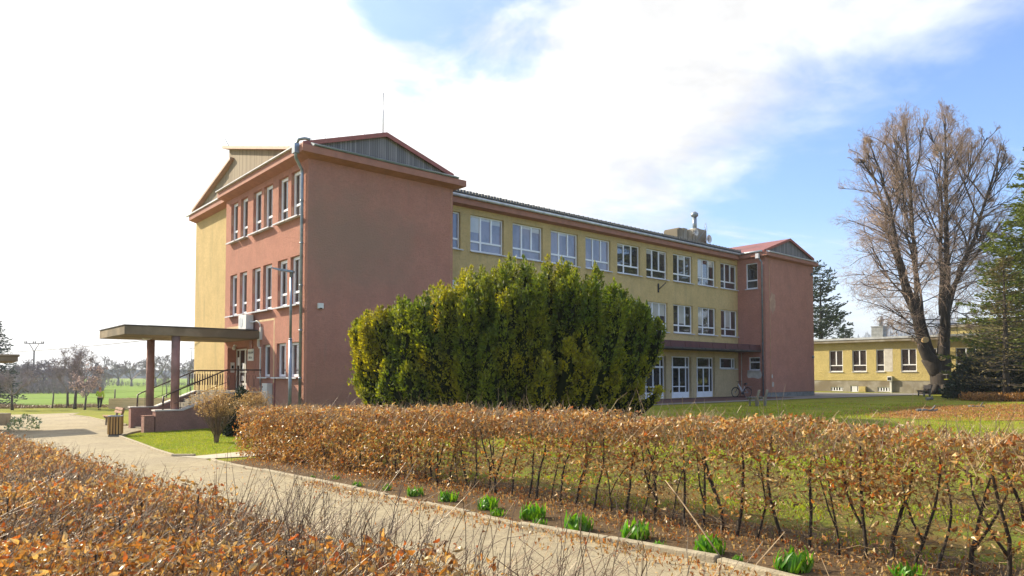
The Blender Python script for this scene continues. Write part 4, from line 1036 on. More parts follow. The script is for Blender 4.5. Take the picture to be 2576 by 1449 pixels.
FT = [(298, 182, 9.0, 'bare spreading tree beyond the field, left one of the pair right of the thin pole'), (332, 170, 8.0, 'low round bare tree beyond the field, right one of the pair by the thin pole'),
      (392, 168, 9.6, 'dark bare tree seen between the two porch columns'), (414, 200, 10.5, 'tall bare tree seen just left of the front porch column'), (474, 190, 9.5, 'bare tree beside the yellow end wall, beyond the porch'),
      (45, 112, 6.4, 'grey thicket tree rising behind the leftmost fruit tree'), (78, 120, 6.0, 'grey thicket tree at the foot of the wide crossarm pole'), (108, 118, 7.0, 'grey thicket tree right of the wide crossarm pole'),
      (138, 122, 7.4, 'highest grey thicket tree, left of the three fruit trees'), (166, 116, 5.6, 'grey thicket tree behind the leaning fruit tree'), (232, 128, 7.4, 'dense bare tree behind the walking person'), (258, 160, 6.0, 'low bare tree at the foot of the thin pole')]
protos = [bare_tree('bare_tree', P3(FT[i][0], FT[i][1]), FT[i][2], 50+i, FT[i][3], group=G_FAR, spread=1.15, trunk_h=.2, maxl=4, rmin=.028, m=('twig_far', 'twig_far'), tr=.13) for i in (0, 2, 5, 8)]
for i, (px, dp, h_, lb) in enumerate(FT):
    if i in (0, 2, 5, 8): continue
    src = protos[(0 if i < 5 else 2)+i % 2]; c = copy_tree(src); c.location = P3(px, dp); s_ = h_/FT[(0, 2, 5, 8)[(0 if i < 5 else 2)+i % 2]][2]; c.scale = (s_,)*3; c.rotation_euler[2] = i*1.7; c['label'] = lb
bare_tree('young_tree', P3(421, 90), 3.4, 61, 'slender young bare tree in the field left of the front porch column', trunk_h=.3, rmin=.012, tr=.06, maxl=3, spread=.6)

def linden():
    rng = np.random.default_rng(77); D = 59.8; k = D/1753; base = at(2368, 992)
    root = empty('linden_tree', base, 0, label='tall bare many stemmed linden with pale sawn branch scars on the lawn', cat='tree')
    def W3(px, y, dd=0.): return np.array([(px-1288)*k-base.x+dd*.0, dd, CH+(945-y)*k-base.z])
    def env(q):
        c = W3(2322, 575); e = W3(2322+232, 575); rx = abs(e[0]-c[0]); zt = W3(0, 256)[2]; zb = W3(0, 868)[2]
        rz = (zt-c[2]) if q[2] > c[2] else (c[2]-zb)
        return ((q[0]-c[0])/rx)**2+(q[1]/7.0)**2+((q[2]-c[2])/rz)**2 < 1.0+.12*math.sin(q[0]*3+q[2]*2)
    limbs = [  # (px, y, depth offset, radius) chains
        [(2356, 930, 0, .75), (2330, 895, -.2, .62), (2314, 850, -.4, .5), (2300, 800, -.5, .42), (2284, 740, -.6, .35), (2262, 675, -.9, .3), (2240, 600, -1.2, .24), (2222, 520, -1.6, .18), (2196, 440, -1.8, .12), (2170, 380, -2, .06)],
        [(2314, 850, -.4, .38), (2304, 770, .5, .32), (2290, 700, 1., .28), (2276, 620, 1.4, .22), (2262, 520, 1.7, .17), (2240, 420, 2.2, .12), (2228, 330, 2.6, .05)],
        [(2314, 830, -.4, .36), (2313, 760, .2, .3), (2310, 680, .1, .26), (2300, 590, -.2, .22), (2290, 480, -.6, .17), (2276, 380, -1, .11), (2268, 300, -1.3, .05)],
        [(2362, 925, .3, .5), (2345, 870, .5, .42), (2336, 810, .8, .36), (2326, 740, 1., .31), (2320, 650, .8, .26), (2316, 560, 1., .2), (2318, 470, 1.2, .15), (2322, 370, 1.5, .09), (2324, 290, 1.6, .04)],
        [(2372, 925, 0, .72), (2376, 860, 0, .6), (2378, 790, -.2, .48), (2380, 700, -.4, .4), (2374, 610, -.8, .33), (2366, 520, -1.3, .25), (2358, 430, -1.7, .17), (2354, 350, -2, .1), (2356, 275, -2, .04)],
        [(2378, 790, .2, .4), (2388, 720, .8, .34), (2394, 640, 1.2, .28), (2404, 560, 1.6, .22), (2414, 470, 2, .16), (2420, 380, 2.3, .1), (2424, 300, 2.5, .04)],
        [(2380, 760, -.3, .34), (2398, 700, -1, .3), (2416, 640, -1.4, .26), (2436, 560, -1.9, .2), (2460, 470, -2.3, .14), (2478, 380, -2.6, .06)],
        [(2380, 830, .3, .3), (2410, 770, 1, .26), (2442, 700, 1.6, .22), (2476, 630, 2.1, .17), (2504, 540, 2.5, .11), (2518, 450, 2.8, .05)],
        [(2336, 810, .8, .2), (2352, 740, 1.8, .17), (2352, 640, 2.6, .14), (2344, 520, 3.2, .1), (2340, 420, 3.6, .05)],
        [(2372, 860, -.4, .22), (2352, 780, -1.6, .2), (2340, 690, -2.4, .17), (2334, 580, -3, .13), (2330, 470, -3.5, .08), (2330, 380, -3.8, .04)]]
    tb = MB(); tb.tube([W3(2370, 1002), W3(2370, 990), W3(2369, 972), W3(2367, 948), W3(2365, 930)], [1.35, 1.0, .86, .84, .8], 20)
    tb.tube([W3(2366, 948), W3(2371, 915), W3(2372, 895)], [.7, .72, .6], 14); tb.tube([W3(2364, 945), W3(2352, 925), W3(2334, 900)], [.7, .66, .56], 14)
    for j in range(9):
        a = j*.7+.2; tb.tube([(math.cos(a)*.75, math.sin(a)*.75, .75), (math.cos(a)*1.15, math.sin(a)*1.1, .25), (math.cos(a)*1.9, math.sin(a)*1.8, -.1)], [.25, .28, .12], 7)
    out = []; small = []
    for L in limbs:
        L = [(a, b_+max(0, (360-b_)*.42), c, r) for a, b_, c, r in L]
        pts = [W3(a, b_, c) for a, b_, c, r in L]; rs = [q[3]*(1 if q[1] > 760 else .8) for q in L]
        fine = []; fr = []
        for i in range(len(pts)-1):
            for t in (0, .5): fine.append(pts[i]*(1-t)+pts[i+1]*t+(rng.normal(0, .07, 3) if t else 0)); fr.append(rs[i]*(1-t)+rs[i+1]*t)
        fine.append(pts[-1]); fr.append(rs[-1]); tb.tube(fine, [q*.78 for q in fr], 9)
        tot = len(fine)
        for c_ in range(4):
            i = int(tot*rng.uniform(.38, .85)); d = nrm(fine[i]-fine[i-1]); s = rng.normal(size=3); s[2] *= .2; s = nrm(s)
            grow(out, rng, fine[i], d*.8+s*.62+np.array([0, 0, .15]), rng.uniform(5.0, 8.5)*(1.2-.5*i/tot), min(.085, fr[i]*.5), 0, 4, 11, .075, .055, (9, 6, 5, 4), .60, .44, env, .0052)
        for c_ in range(5):
            grow(out, rng, fine[-1-c_//2], nrm(fine[-1]-fine[-3])*1.6+rng.normal(0, .42, 3)+[0, 0, .6], rng.uniform(1.6, 2.8), .022, 1, 4, 7, .12, .05, (0, 6, 5, 4), .55, .55, env, .0058)
        for i in range(4, tot):
            t = i/tot; d = nrm(fine[i]-fine[i-1])
            for c_ in range(3 if t < .6 else 2 if t < .85 else 1):
                ax = fine[i]-np.array([0, 0, fine[i][2]])-np.array([-1.6, 0, 0]); ax[2] = 0
                s = rng.normal(size=3)+nrm(ax)*1.1; s[2] *= .3; s = nrm(s); ln = rng.uniform(2.6, 6.2)*(1.45-.95*t)
                e = s*.9+np.array([0, 0, .32+.55*t]); q = fine[i]+(fine[i-1]-fine[i])*rng.random()
                grow(out, rng, q, e, ln, min(.038, fr[i]*.4)+.010, 1, 4, 7, .13, (-.035 if t < .55 else .03), (0, 7, 6, 4), .62, .52, env, .0058)
    tb.build('trunk', M['bark'], root)
    s = np.array(out); th = s[:, 6] > .02
    v, f = prisms(s[th][:, :3], s[th][:, 3:6], s[th][:, 6], s[th][:, 7], 5); link('branches', npmesh('branches', v, f), M['bark'], root)
    s = s[~th]; v, f = prisms(s[:, :3], s[:, 3:6], s[:, 6], s[:, 7], 3); link('crown', npmesh('crown', v, f), M['twig_linden'], root)
    print('linden twigs', len(s))
    for (x, y, r) in ((2314, 856, .25), (2359, 902, .19)):
        c = W3(x, y, -.98 if y < 880 else -.85); b = MB(); b.tube([c+np.array([0, .3, 0]), c+np.array([-.03, -.05, 0])], r, 14); b.build('sawn_scar', M['cut_wood'], root)
    return root
linden()
# ================================================================== conifers
def conifer(name, loc, h, rad, seed, label, m, cat='tree', whorls=34, per=9, droop=-.25, card=.16, dens=26, z0=.06, shape=1., tw=.10, mt='bark', gap=0., upturn=.25):
    rng = np.random.default_rng(seed); root = empty(name, loc, 0, label=label, cat=cat)
    b = MB(); b.tube([(0, 0, -.2), (.03, 0, h*.5), (0, 0, h*.98)], [h*.018+.05, h*.011+.03, .02], 8); b.build('trunk', M[mt], root)
    P, A, S, seg = [], [], [], []
    for w in range(whorls):
        t = z0+(1-z0)*(w/whorls)**.95
        if rng.random() < gap: continue
        for k in range(per):
            a = rng.uniform(0, 6.283); L = rad*(1-t)**shape*rng.uniform(.75, 1.12)+.15; z = h*t; d = np.array([math.cos(a), math.sin(a), droop+rng.normal(0, .08)])
            p = np.array([0, 0, z]); n = 6; side = np.array([-math.sin(a), math.cos(a), 0])
            for i in range(n):
                q = p+d*L/n; seg.append([*p, *q, .035*(1-i/n)*L/3+.006, .03*(1-(i+1)/n)*L/3+.005]); 
                m_ = max(2, int(dens*L/n*(.5+.5*i/n))); tt = rng.random(m_)[:, None]; c = p+(q-p)*tt
                wd = L*.20*math.sin(math.pi*min(.95, (i+.9)/n))+.06
                s = rng.uniform(-1, 1, m_)[:, None]; P.append(c+side*s*wd*(.6+.8*rng.random(m_))[:, None]+np.array([0, 0, 1])*(rng.normal(-.03, .07, m_)[:, None]-.1*abs(s)*wd))
                A.append(np.tile(d*.6, (m_, 1))+side*s*1.0+rng.normal(0, .25, (m_, 3))+np.array([0, 0, .05])); S.append(rng.uniform(.7, 1.4, m_)*card)
                p = q; d = d+np.array([0, 0, upturn/n*2]); d = d/np.linalg.norm(d)
    P = np.concatenate(P); A = np.concatenate(A); S = np.concatenate(S)
    v, f, i = scatter([kite_shape(tw*1.6), kite_shape(tw*2.2)], P, A, S, rng)
    segmesh('branches', seg, M[mt], root); link('foliage', npmesh('foliage', v, f), M[m], root)
    return root
conifer('spruce_tree', P3(2725, 48), 22.5, 8.8, 81, 'large green spruce cut off by the right edge of the picture', 'spruce_green', whorls=70, per=13, card=.28, dens=46, shape=.8, z0=.04)
conifer('cypress_tree', P3(2530, 44), 9.2, 3.2, 82, 'sparse brownish conifer with bare twigs between the linden and the spruce', 'spruce_brown', whorls=30, per=8, card=.20, dens=9, shape=.65, z0=.12, gap=.1, droop=-.1)
conifer('pine_tree', P3(2066, 92), 16.6, 5.4, 83, 'dark pine behind the right end of the school', 'pine_green', whorls=26, per=7, card=.42, dens=20, shape=.55, z0=.18, droop=.05, gap=.12)
conifer('pine_tree', P3(2128, 110), 9.2, 3.6, 84, 'low dark pine top above the flat roof of the yellow building', 'pine_green', whorls=16, per=7, card=.42, dens=18, shape=.5, z0=.3, droop=.05)
conifer('spruce_tree', P3(-26, 62), 8.3, 3.0, 85, 'blue green spruce at the left edge behind the low shelter', 'blue_spruce', whorls=26, per=9, card=.26, dens=20, shape=.8)
def bush(name, loc, rx, ry, h, seed, label, m, n=9000, size=.12, cat='bush', core=True):
    rng = np.random.default_rng(seed); root = empty(name, loc, 0, label=label, cat=cat)
    d = nrm(rng.normal(size=(n, 3))); d[:, 2] = np.abs(d[:, 2]); w = 1+.16*wobble(d*2.5, 1.3); r = w*(.75+.3*rng.random(n)**.5)
    p = np.stack([d[:, 0]*rx*r, d[:, 1]*ry*r, .08+d[:, 2]*h*r*.92], 1)
    v, f, i = scatter([kite_shape(.3)], p, d+rng.normal(0, .5, (n, 3))+[0, 0, .3], rng.uniform(.6, 1.4, n)*size, rng); link('foliage', npmesh('foliage', v, f), M[m], root)
    if core:
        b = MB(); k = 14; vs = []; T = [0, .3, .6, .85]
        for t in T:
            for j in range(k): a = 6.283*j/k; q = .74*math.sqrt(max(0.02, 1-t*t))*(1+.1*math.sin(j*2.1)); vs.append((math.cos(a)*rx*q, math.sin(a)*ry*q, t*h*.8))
        b.add(vs, [(i*k+j, i*k+(j+1) % k, (i+1)*k+(j+1) % k, (i+1)*k+j) for i in range(3) for j in range(k)]+[tuple(3*k+j for j in range(k))], True); b.build('branches', M['shade_core'], root)  # dark filler hull as painted inner shade, not modelled branches
    return root
bush('yew_bush', P3(2540, 47), 3.7, 2.4, 3.1, 91, 'wide dark green yew spreading low beside the crowd barrier', 'yew_dark', 16000, .22, 'yew bush')
bush('evergreen_bush', P3(604, 24.4), .62, .6, 1.5, 92, 'dark evergreen bush against the porch between the two dry shrubs', 'yew_dark', 5000, .09)
bush('variegated_bush', at(60, 1085), .62, .5, .62, 93, 'little bush with white edged leaves behind the foreground hedge', 'variegated', 520, .10, 'bush', False)
def vase_shrub(loc, h, w, seed, label):
    rng = np.random.default_rng(seed); root = empty('dry_shrub', loc, 0, label=label, cat='shrub', group='vase shaped dry shrubs by the porch'); seg = []; ends = []
    for i in range(70):
        a = rng.uniform(0, 6.283); t = rng.uniform(.1, 1)**.7; tgt = np.array([math.cos(a)*w/2*t, math.sin(a)*w/2*t, h*(1-.22*t*t)*rng.uniform(.8, 1)])
        p = np.array([math.cos(a)*.05, math.sin(a)*.05, 0.]); r = .013
        for s in range(6):
            u = (s+1)/6; q = np.array([tgt[0]*u**1.25, tgt[1]*u**1.25, tgt[2]*u**.92])+rng.normal(0, .015, 3); seg.append([*p, *q, r, r*.82]); 
            if s > 1:
                for k in range(3):
                    e = nrm(nrm(q-p)+rng.normal(0, .42, 3)+[0, 0, .3]); q2 = q+e*rng.uniform(.12, .3); seg.append([*q, *q2, r*.5, r*.25]); ends.append(q2)
            p = q; r *= .82
        ends.append(p)
    ends = np.array(ends); ends = ends[ends[:, 2] > h*.55]
    segmesh('stems', seg, M['twig_brown'], root)
    p = np.repeat(ends, 5, 0)+rng.normal(0, .03, (len(ends)*5, 3)); v, f, i = scatter(FAR_LEAVES, p, rng.normal(size=(len(p), 3))+[0, 0, -.2], rng.uniform(.022, .045, len(p)), rng, wid=1.4)
    link('foliage', npmesh('foliage', v, f), M['beech_leaf_pale'], root)
vase_shrub(at(545, 1115), 1.55, 1.4, 94, 'round dry shrub on the lawn in front of the porch steps')
vase_shrub(P3(640, 23.6), 1.4, .95, 95, 'dry shrub under the narrow windows beside the white meter cabinet')

# ================================================================== small plants, grass, litter
LIL = [(845, 1208, 22), (787, 1206, 14), (900, 1226, 26), (975, 1236, 30), (1048, 1250, 46), (1125, 1264, 52), (1228, 1284, 62), (1252, 1300, 38), (1338, 1308, 72), (1356, 1326, 38), (1453, 1338, 78), (1603, 1358, 84), (1657, 1386, 38), (1787, 1396, 84), (1857, 1420, 26), (1995, 1440, 96), (2285, 1458, 70)]
LILLAB = ['small fading yellow green leaf tuft', 'tiny faint leaf tuft, farthest along the kerb', 'small leaf tuft under the hedge', 'low yellowish leaf tuft', 'medium bright green leaf clump', 'medium upright green leaf clump',
 'full green leaf clump, a smaller one at its foot', 'small leaf clump at the foot of a fuller one', 'large tall bright green leaf clump', 'small leaf clump touching the largest tall clump', 'broad bright green leaf clump in mid bed',
 'broad dense leaf clump right of mid bed', 'little lone leaf tuft between two broad clumps near the kerb', 'broad leaf clump under the leaning stick', 'tiniest leaf sprout near the kerb at right', 'biggest leaf clump, close to the bottom edge', 'leaf clump cut by the bottom edge of the picture']
lil_order = sorted(range(len(LIL)), key=lambda i: LIL[i][0]); ORD = ['first', 'second', 'third', 'fourth', 'fifth', 'sixth', 'seventh', 'eighth', 'ninth', 'tenth', 'eleventh', 'twelfth', 'thirteenth', 'fourteenth', 'fifteenth', 'sixteenth', 'last']
BL = [leaf_shape(5, .085, b, .45, i+60, 0.) for i, b in enumerate((-1.1, -.6, -1.6))]
for i, (px, y, w) in enumerate(LIL):
    rng = np.random.default_rng(200+i); c = at(px, y); wid = w/1753*c.y; n = int(26+w*.7); hgt_ = min(.24, max(.08, wid*.56))
    a = rng.uniform(0, 6.283, n); r = np.sqrt(rng.random(n))*wid*.40
    p = np.stack([np.cos(a)*r, np.sin(a)*r*.8, np.zeros(n)], 1); ax = np.stack([np.cos(a)*.9*r/wid*2, np.sin(a)*.9*r/wid*2, np.ones(n)], 1)+rng.normal(0, .24, (n, 3))
    up = -np.stack([np.cos(a), np.sin(a), np.full(n, .2)], 1)*2
    v, f, ii = scatter(BL, p, ax, rng.uniform(.5, 1.2, n)*hgt_, rng, up=-up, wid=.9)
    o = link('leaf_clump', npmesh('leaf_clump', v, f, True), M['lily_green'], None, label=LILLAB[i]+', '+ORD[lil_order.index(i)]+' from the left', cat='plant', group='green leaf clumps in the bed along the kerb'); o.location = c+Vector((0, 0, .01))
def tufts():
    rng = np.random.default_rng(5); n = 90000
    U = rng.uniform(6.55, 13.5, n); V = rng.uniform(-3, 15.5, n); k = wobble(np.stack([U*.9, V*.8, U*0], 1), 1.5)
    keep = (rng.random(n) < np.clip(.12+.9*k, .01, .9)*np.clip(1.5-(U-6.5)/7, .1, 1)); U, V = U[keep], V[keep]
    x, y, g = site(U, V); p = np.stack([x, y, g], 1); m_ = len(p)
    v, f, i = scatter([strip_shape(.09, .5), strip_shape(.07, -.6)], p, np.stack([rng.normal(0, .35, m_), rng.normal(0, .35, m_), np.ones(m_)], 1), rng.uniform(.035, .085, m_), rng)
    link('grass', npmesh('grass', v, f), M['grass_blade'], kind='stuff', label='bright green grass growing behind and under the long hedge', cat='grass')
    # lawn by the shrub and in front of the doors
    n = 150000; x = rng.uniform(-16, -3, n); y = rng.uniform(15, 32, n)
    pg = wrp([(306, 1099), (350, 1116), (395, 1134), (437, 1146), (490, 1146), (600, 1136), (660, 1110), (640, 1070), (600, 1062), (480, 1079), (398, 1083), (330, 1094)])
    keep = np.zeros(n, bool); j = len(pg)-1
    for i in range(len(pg)):
        (xi, yi), (xj, yj) = pg[i], pg[j]; keep ^= ((yi > y) != (yj > y)) & (x < (xj-xi)*(y-yi)/(yj-yi+1e-9)+xi); j = i
    x, y = x[keep], y[keep]; m_ = len(x); p = np.stack([x, y, hgt(x)], 1)
    v, f, i = scatter([strip_shape(.1, .5)], p, np.stack([rng.normal(0, .4, m_), rng.normal(0, .4, m_), np.ones(m_)], 1), rng.uniform(.02, .055, m_), rng)
    link('lawn_grass', npmesh('lawn_grass', v, f), M['grass_blade'], kind='stuff', label='short sunny grass of the little lawn round the dry shrub', cat='grass')
    n = 9000; U = np.concatenate([rng.normal(6.3, .42, n), 5.2-np.abs(rng.normal(0, .22, 1500)), rng.uniform(1.6, 5.1, 500), rng.uniform(6.8, 10.5, 4000)]); V = np.concatenate([rng.uniform(-2, 16, n), rng.uniform(1, 11, 1500), rng.uniform(0, 16, 500), rng.uniform(-2, 14, 4000)])
    keep = (U > 5.42) | (U < 5.22); U, V = U[keep], V[keep]; x, y, g = site(U, V); m_ = len(x); p = np.stack([x, y, g+.03], 1)
    v, f, i = scatter(MID_LEAVES, p, np.stack([rng.normal(size=m_), rng.normal(size=m_), rng.normal(0, .2, m_)], 1), rng.uniform(.03, .065, m_), rng, up=np.array([0, 0, 1.]))
    mi = rng.choice(3, m_, p=[.4, .45, .15]); link('fallen_leaves', npmesh('fallen_leaves', v, f, False, mi[i]), [M[q] for q in LEAFM], kind='stuff', label='dry brown leaves fallen in the bed and along the kerb', cat='leaves')
    n = 9000; a, b_, c_, d_ = at(2190, 1049), at(2330, 1026), at(2600, 1017), at(2420, 1060); t = rng.random(n); s = rng.random(n)
    lo = np.array(a)[None]*(1-t)[:, None]+np.array(at(2640, 1055))[None]*t[:, None]; hi = np.array(b_)[None]*(1-t)[:, None]+np.array(c_)[None]*t[:, None]; p = lo*(1-s)[:, None]+hi*s[:, None]+rng.normal(0, .9, (n, 3)); p[:, 2] = hgt(p[:, 0])+.03
    v, f, i = scatter(FAR_LEAVES, p, np.stack([rng.normal(size=n), rng.normal(size=n), rng.normal(0, .3, n)], 1), rng.uniform(.05, .12, n), rng, up=np.array([0, 0, 1.]))
    link('fallen_leaves', npmesh('fallen_leaves', v, f), M['beech_leaf'], kind='stuff', label='rusty leaves and twigs spread over the bare lawn patch at right', cat='leaves')
    n = 7000; px = rng.uniform(1700, 2600, n); d = rng.uniform(14, 48, n); x = (px-1288)/1753*d; lv = -(x-A0.x)*UY+(d-A0.y)*UX; k = wobble(np.stack([x*.5, d*.5, x*0], 1), 1.2); keep = (lv < -5.2) & (rng.random(n) < np.clip(.35+.6*k, .05, 1))
    p = np.stack([x, d, hgt(x)+.02], 1)[keep]; m_ = len(p)
    v, f, i = scatter(FAR_LEAVES, p, np.stack([rng.normal(size=m_), rng.normal(size=m_), rng.normal(0, .3, m_)], 1), rng.uniform(.05, .10, m_), rng, up=np.array([0, 0, 1.]))
    link('fallen_leaves', npmesh('fallen_leaves', v, f), M['beech_leaf'], kind='stuff', label='dry leaves scattered thinly over the open lawn', cat='leaves')
    n = 60000; px = rng.uniform(1650, 2620, n); d = rng.uniform(12, 40, n); x = (px-1288)/1753*d; lv = -(x-A0.x)*UY+(d-A0.y)*UX; k = wobble(np.stack([x*.6, d*.6, x*0], 1), 1.); keep = (lv < -5) & (rng.random(n) < np.clip(.4+.8*k, .05, 1))
    p = np.stack([x, d, hgt(x)], 1)[keep]; m_ = len(p)
    v, f, i = scatter([strip_shape(.12, .5)], p, np.stack([rng.normal(0, .4, m_), rng.normal(0, .4, m_), np.ones(m_)], 1), rng.uniform(.04, .09, m_), rng)
    link('lawn_grass', npmesh('lawn_grass', v, f), M['grass_blade'], kind='stuff', label='tufty grass of the open lawn at right', cat='grass')
    n = 5000; q = P3(2560, 44); x = q.x+rng.uniform(-3.2, 5, n); y = q.y+rng.uniform(-1, 1, n); p = np.stack([x, y, rng.uniform(0, .45, n)], 1)
    v, f, i = scatter(FAR_LEAVES, p, np.stack([rng.normal(0, .4, n), rng.normal(0, .4, n), np.ones(n)], 1), rng.uniform(.1, .2, n), rng)
    link('dry_ground_cover', npmesh('dry_ground_cover', v, f), M['beech_leaf'], kind='stuff', label='strip of dry rusty ground cover at the foot of the dark yew', cat='plants')
    # rough grass line by the field fence
    n = 9000; t = rng.random(n); a, b_ = np.array(at(-10, 1027)), np.array(at(320, 1023)); p = a[None]*(1-t)[:, None]+b_[None]*t[:, None]+rng.normal(0, .5, (n, 3)); p[:, 2] = hgt(p[:, 0])
    k = .5+.5*np.sin(t*21)*np.sin(t*9+1)
    v, f, i = scatter([strip_shape(.1, .6)], p, np.stack([rng.normal(0, .6, n), rng.normal(0, .6, n), np.ones(n)], 1), rng.uniform(.1, .3, n)*(.4+k), rng)
    link('rough_grass', npmesh('rough_grass', v, f), M['twig_pale'], kind='stuff', label='pale rough grass along the field fence at left', cat='grass')
tufts()
b = MB(); P0 = at(1818, 1415)+Vector((0, 0, .02)); b.tube([P0, P0+Vector((-.12, .25, .22)), P0+Vector((-.27, .5, .47)), P0+Vector((-.36, .62, .6))], [.007, .008, .006, .003], 6); b.tube([P0+Vector((-.27, .5, .47)), P0+Vector((-.36, .5, .55))], [.004, .002], 5)
b.build('stick', M['twig_pale'], None, label='thin pale stick leaning from the bed into the hedge', cat='stick')

# ================================================================== low yellow building, other buildings
LB = empty('low_building', A0, ROT, label='single storey mustard building with flat roof and white windows behind the linden', cat='building')
LU = 58.88
lops = [(4.79, 6.15, 2.0, 4.14), (2.51, 3.88, 2.0, 4.12), (.86, 1.62, 2.0, 4.12), (-1.96, -.61, 2.0, 4.12), (-4.35, -2.95, 2.0, 4.1), (-6.75, -5.15, 2.0, 4.1), (-9.4, -7.8, 2.0, 4.1)]
bops = [(4.85, 6.05, .07, .47), (3.35, 4.12, .0, .62), (.42, 1.55, .08, .5)]
wall('wall', ('u', LU), (-14, 9.5), (1.13, 4.95), lops, .12, M['plaster_ochre'], LB)
wall('plinth', ('u', LU+.03), (-14, 9.5), (-.5, 1.13), bops, .12, M['concrete'], LB)
for i, o in enumerate(lops): window(('u', LU), o, .08, LB, ((o[0]+o[1])/2,) if i != 2 else (), (o[2]+.62,), 'pane_dark', .05, skipcol={0} if i != 2 else None)
for o in bops: window(('u', LU+.03), o, .05, LB, tuple(np.linspace(o[0]+.2, o[1]-.2, 4)), (), 'pane_dark', .0, fw=.05)
b = MB(); b.box((LU-.5, -14.4, 4.87), (LU+9, 9.9, 5.12)); b.build('roof_slab', M['concrete'], LB)
b = MB(); b.box((LU-.56, -14.5, 5.123), (LU+9.1, 10, 5.31)); b.build('roof_edge', M['gutter_light'], LB)
b = MB(); b.box((LU-.006, .12, 2.0), (LU+.04, .84, 4.2)); b.build('plaster_patch', M['patch_plaster'], LB)
b = MB(); b.box((LU-.35, .12, 1.1), (LU+.0, .52, 1.55)); b.box((LU-.25, .17, 0), (LU+.0, .33, 1.1)); vb = b.build('vent_box', M['plastic_white'], LB)
b = MB(); b.box((LU-.36, .16, 1.16), (LU-.34, .48, 1.45)); b.build('vent_mouth', M['dark_inside'], vb)
b = MB(); b.box((LU-.3, 2.55, .02), (LU, 3.2, .55)); gb = b.build('meter_cabinet', M['plaster_ochre'], LB)
b = MB(); b.box((LU+3, 2.1, 5.2), (LU+4.2, 3.2, 6.5)); b.box((LU+2.95, 2.05, 6.5), (LU+4.25, 3.25, 6.6)); cb_ = b.build('chimney', M['plinth_stone'], LB); 
b = MB(); b.tube([(LU+3.6, 2.5, 6.4), (LU+3.6, 2.5, 7.6)], .2, 8); b.tube([(LU+3.6, 2.5, 7.1), (LU+3.6, 2.5, 7.35)], .32, 8); b.build('flue', M['zinc'], cb_)
YB = empty('yellow_building', A0, ROT, label='bright yellow flat building top rising behind the low mustard building', cat='building')
b = MB(); b.box((78, -16, -.5), (95, 1.3, 7.1)); b.build('wall', M['plaster_ochre'], YB)
b = MB(); b.box((77.7, -16.3, 7.1), (95.3, 1.6, 7.4)); b.build('roof_edge', M['concrete'], YB)
SHX = P3(45, 30)
SB = empty('shelter', (SHX.x, SHX.y, float(hgt(SHX.x))), R(38), label='corner of a low flat roofed shelter at the left edge of the picture', cat='shelter')
b = MB(); b.box((-6, 0, 3.05), (0, 4.5, 3.26)); b.box((-6.05, -.05, 3.262), (.06, 4.55, 3.36)); b.build('roof', M['canopy_concrete'], SB, .02)
b = MB(); b.box((-5.6, .7, 0), (-1.0, 4.0, 3.05)); b.build('wall', M['plaster_ochre'], SB)
b = MB(); b.box((-3.6, .64, .0), (-2.4, .7, 2.1)); dd_ = b.build('door', M['wood_bench'], SB)
b = MB(); b.tube([(-2.55, .6, 1.0), (-2.55, .6, 1.15)], .015, 6); b.build('handle', M['zinc'], dd_)
g_ = at(-20, 1070); b = MB(); b.box((-.9, -.15, -.2), (.85, .15, .62)); o = b.build('low_wall', M['concrete'], None, .02, label='end of a low grey wall at the left edge beside the asphalt', cat='wall'); o.location = g_

# ================================================================== poles, wires, fence
def util_pole(px, depth, zt, arm, label, seed):
    p = P3(px, depth); r = empty('utility_pole', p, R(12), label=label, cat='pole', group='power poles beyond the field'); H = zt-p.z
    b = MB(); b.tube([(0, 0, 0), (0, 0, H-1.3*arm/3)], [.17, .13], 8); b.build('pole', M['grey_wood'], r)
    b = MB(); y = H-1.3*arm/3; b.tube([(0, 0, y-.1), (-arm*.26, 0, H)], .06, 5); b.tube([(0, 0, y-.1), (arm*.26, 0, H)], .06, 5); b.box((-arm/2, -.06, H-.06), (arm/2, .06, H+.06)); b.build('crossarm', M['black_metal'], r)
    for k in (-.48, -.39, -.05, .05, .39, .48):
        b = MB(); b.tube([(arm*k, 0, H+.06), (arm*k, 0, H+.36)], [.07, .09], 6); b.build('insulator', M['black_metal'], r)
    return r
util_pole(85, 120, 7.15, 3.0, 'nearest power pole with a wide crossarm on a V brace at left', 1)
util_pole(262, 300, 9.6, 3.0, 'slim distant power pole between the walking person and the porch', 2)
util_pole(481, 330, 14.5, 2.6, 'faint distant power pole beside the yellow end wall', 3)
b = MB(); pa = P3(-60, 80, 4.2); pb = uv(.3, 12.0, 3.9); pts = []
for i in range(25): t = i/24; pts.append(pa.lerp(pb, t)+Vector((0, 0, -.75*4*t*(1-t)*.35)))
b.tube(pts, .022, 5); b.build('overhead_wire', M['wire'], None, label='single black cable crossing the sky from left to the school end wall', cat='wire')
fp = [at(-25, 1027), at(132, 1027), at(288, 1024)]
FN = empty('field_fence', fp[1], 0, label='wire fence on thin dark posts between the grass and the crop field', cat='fence'); o3 = fp[1]
for i, p in enumerate(fp+[P3(420, 62), P3(480, 70)]):
    b = MB(); q = p-o3; b.tube([q, q+Vector((.08 if i == 1 else .02, 0, 1.45))], [.06, .05], 6); b.build('post', M['grey_wood'], FN)
b = MB(); pp = [q-o3 for q in fp+[P3(420, 62), P3(480, 70)]]
for z in (.4, .8, 1.2): b.tube([q+Vector((0, 0, z)) for q in pp], .006, 4)
b.build('fence_wire', M['wire'], FN)

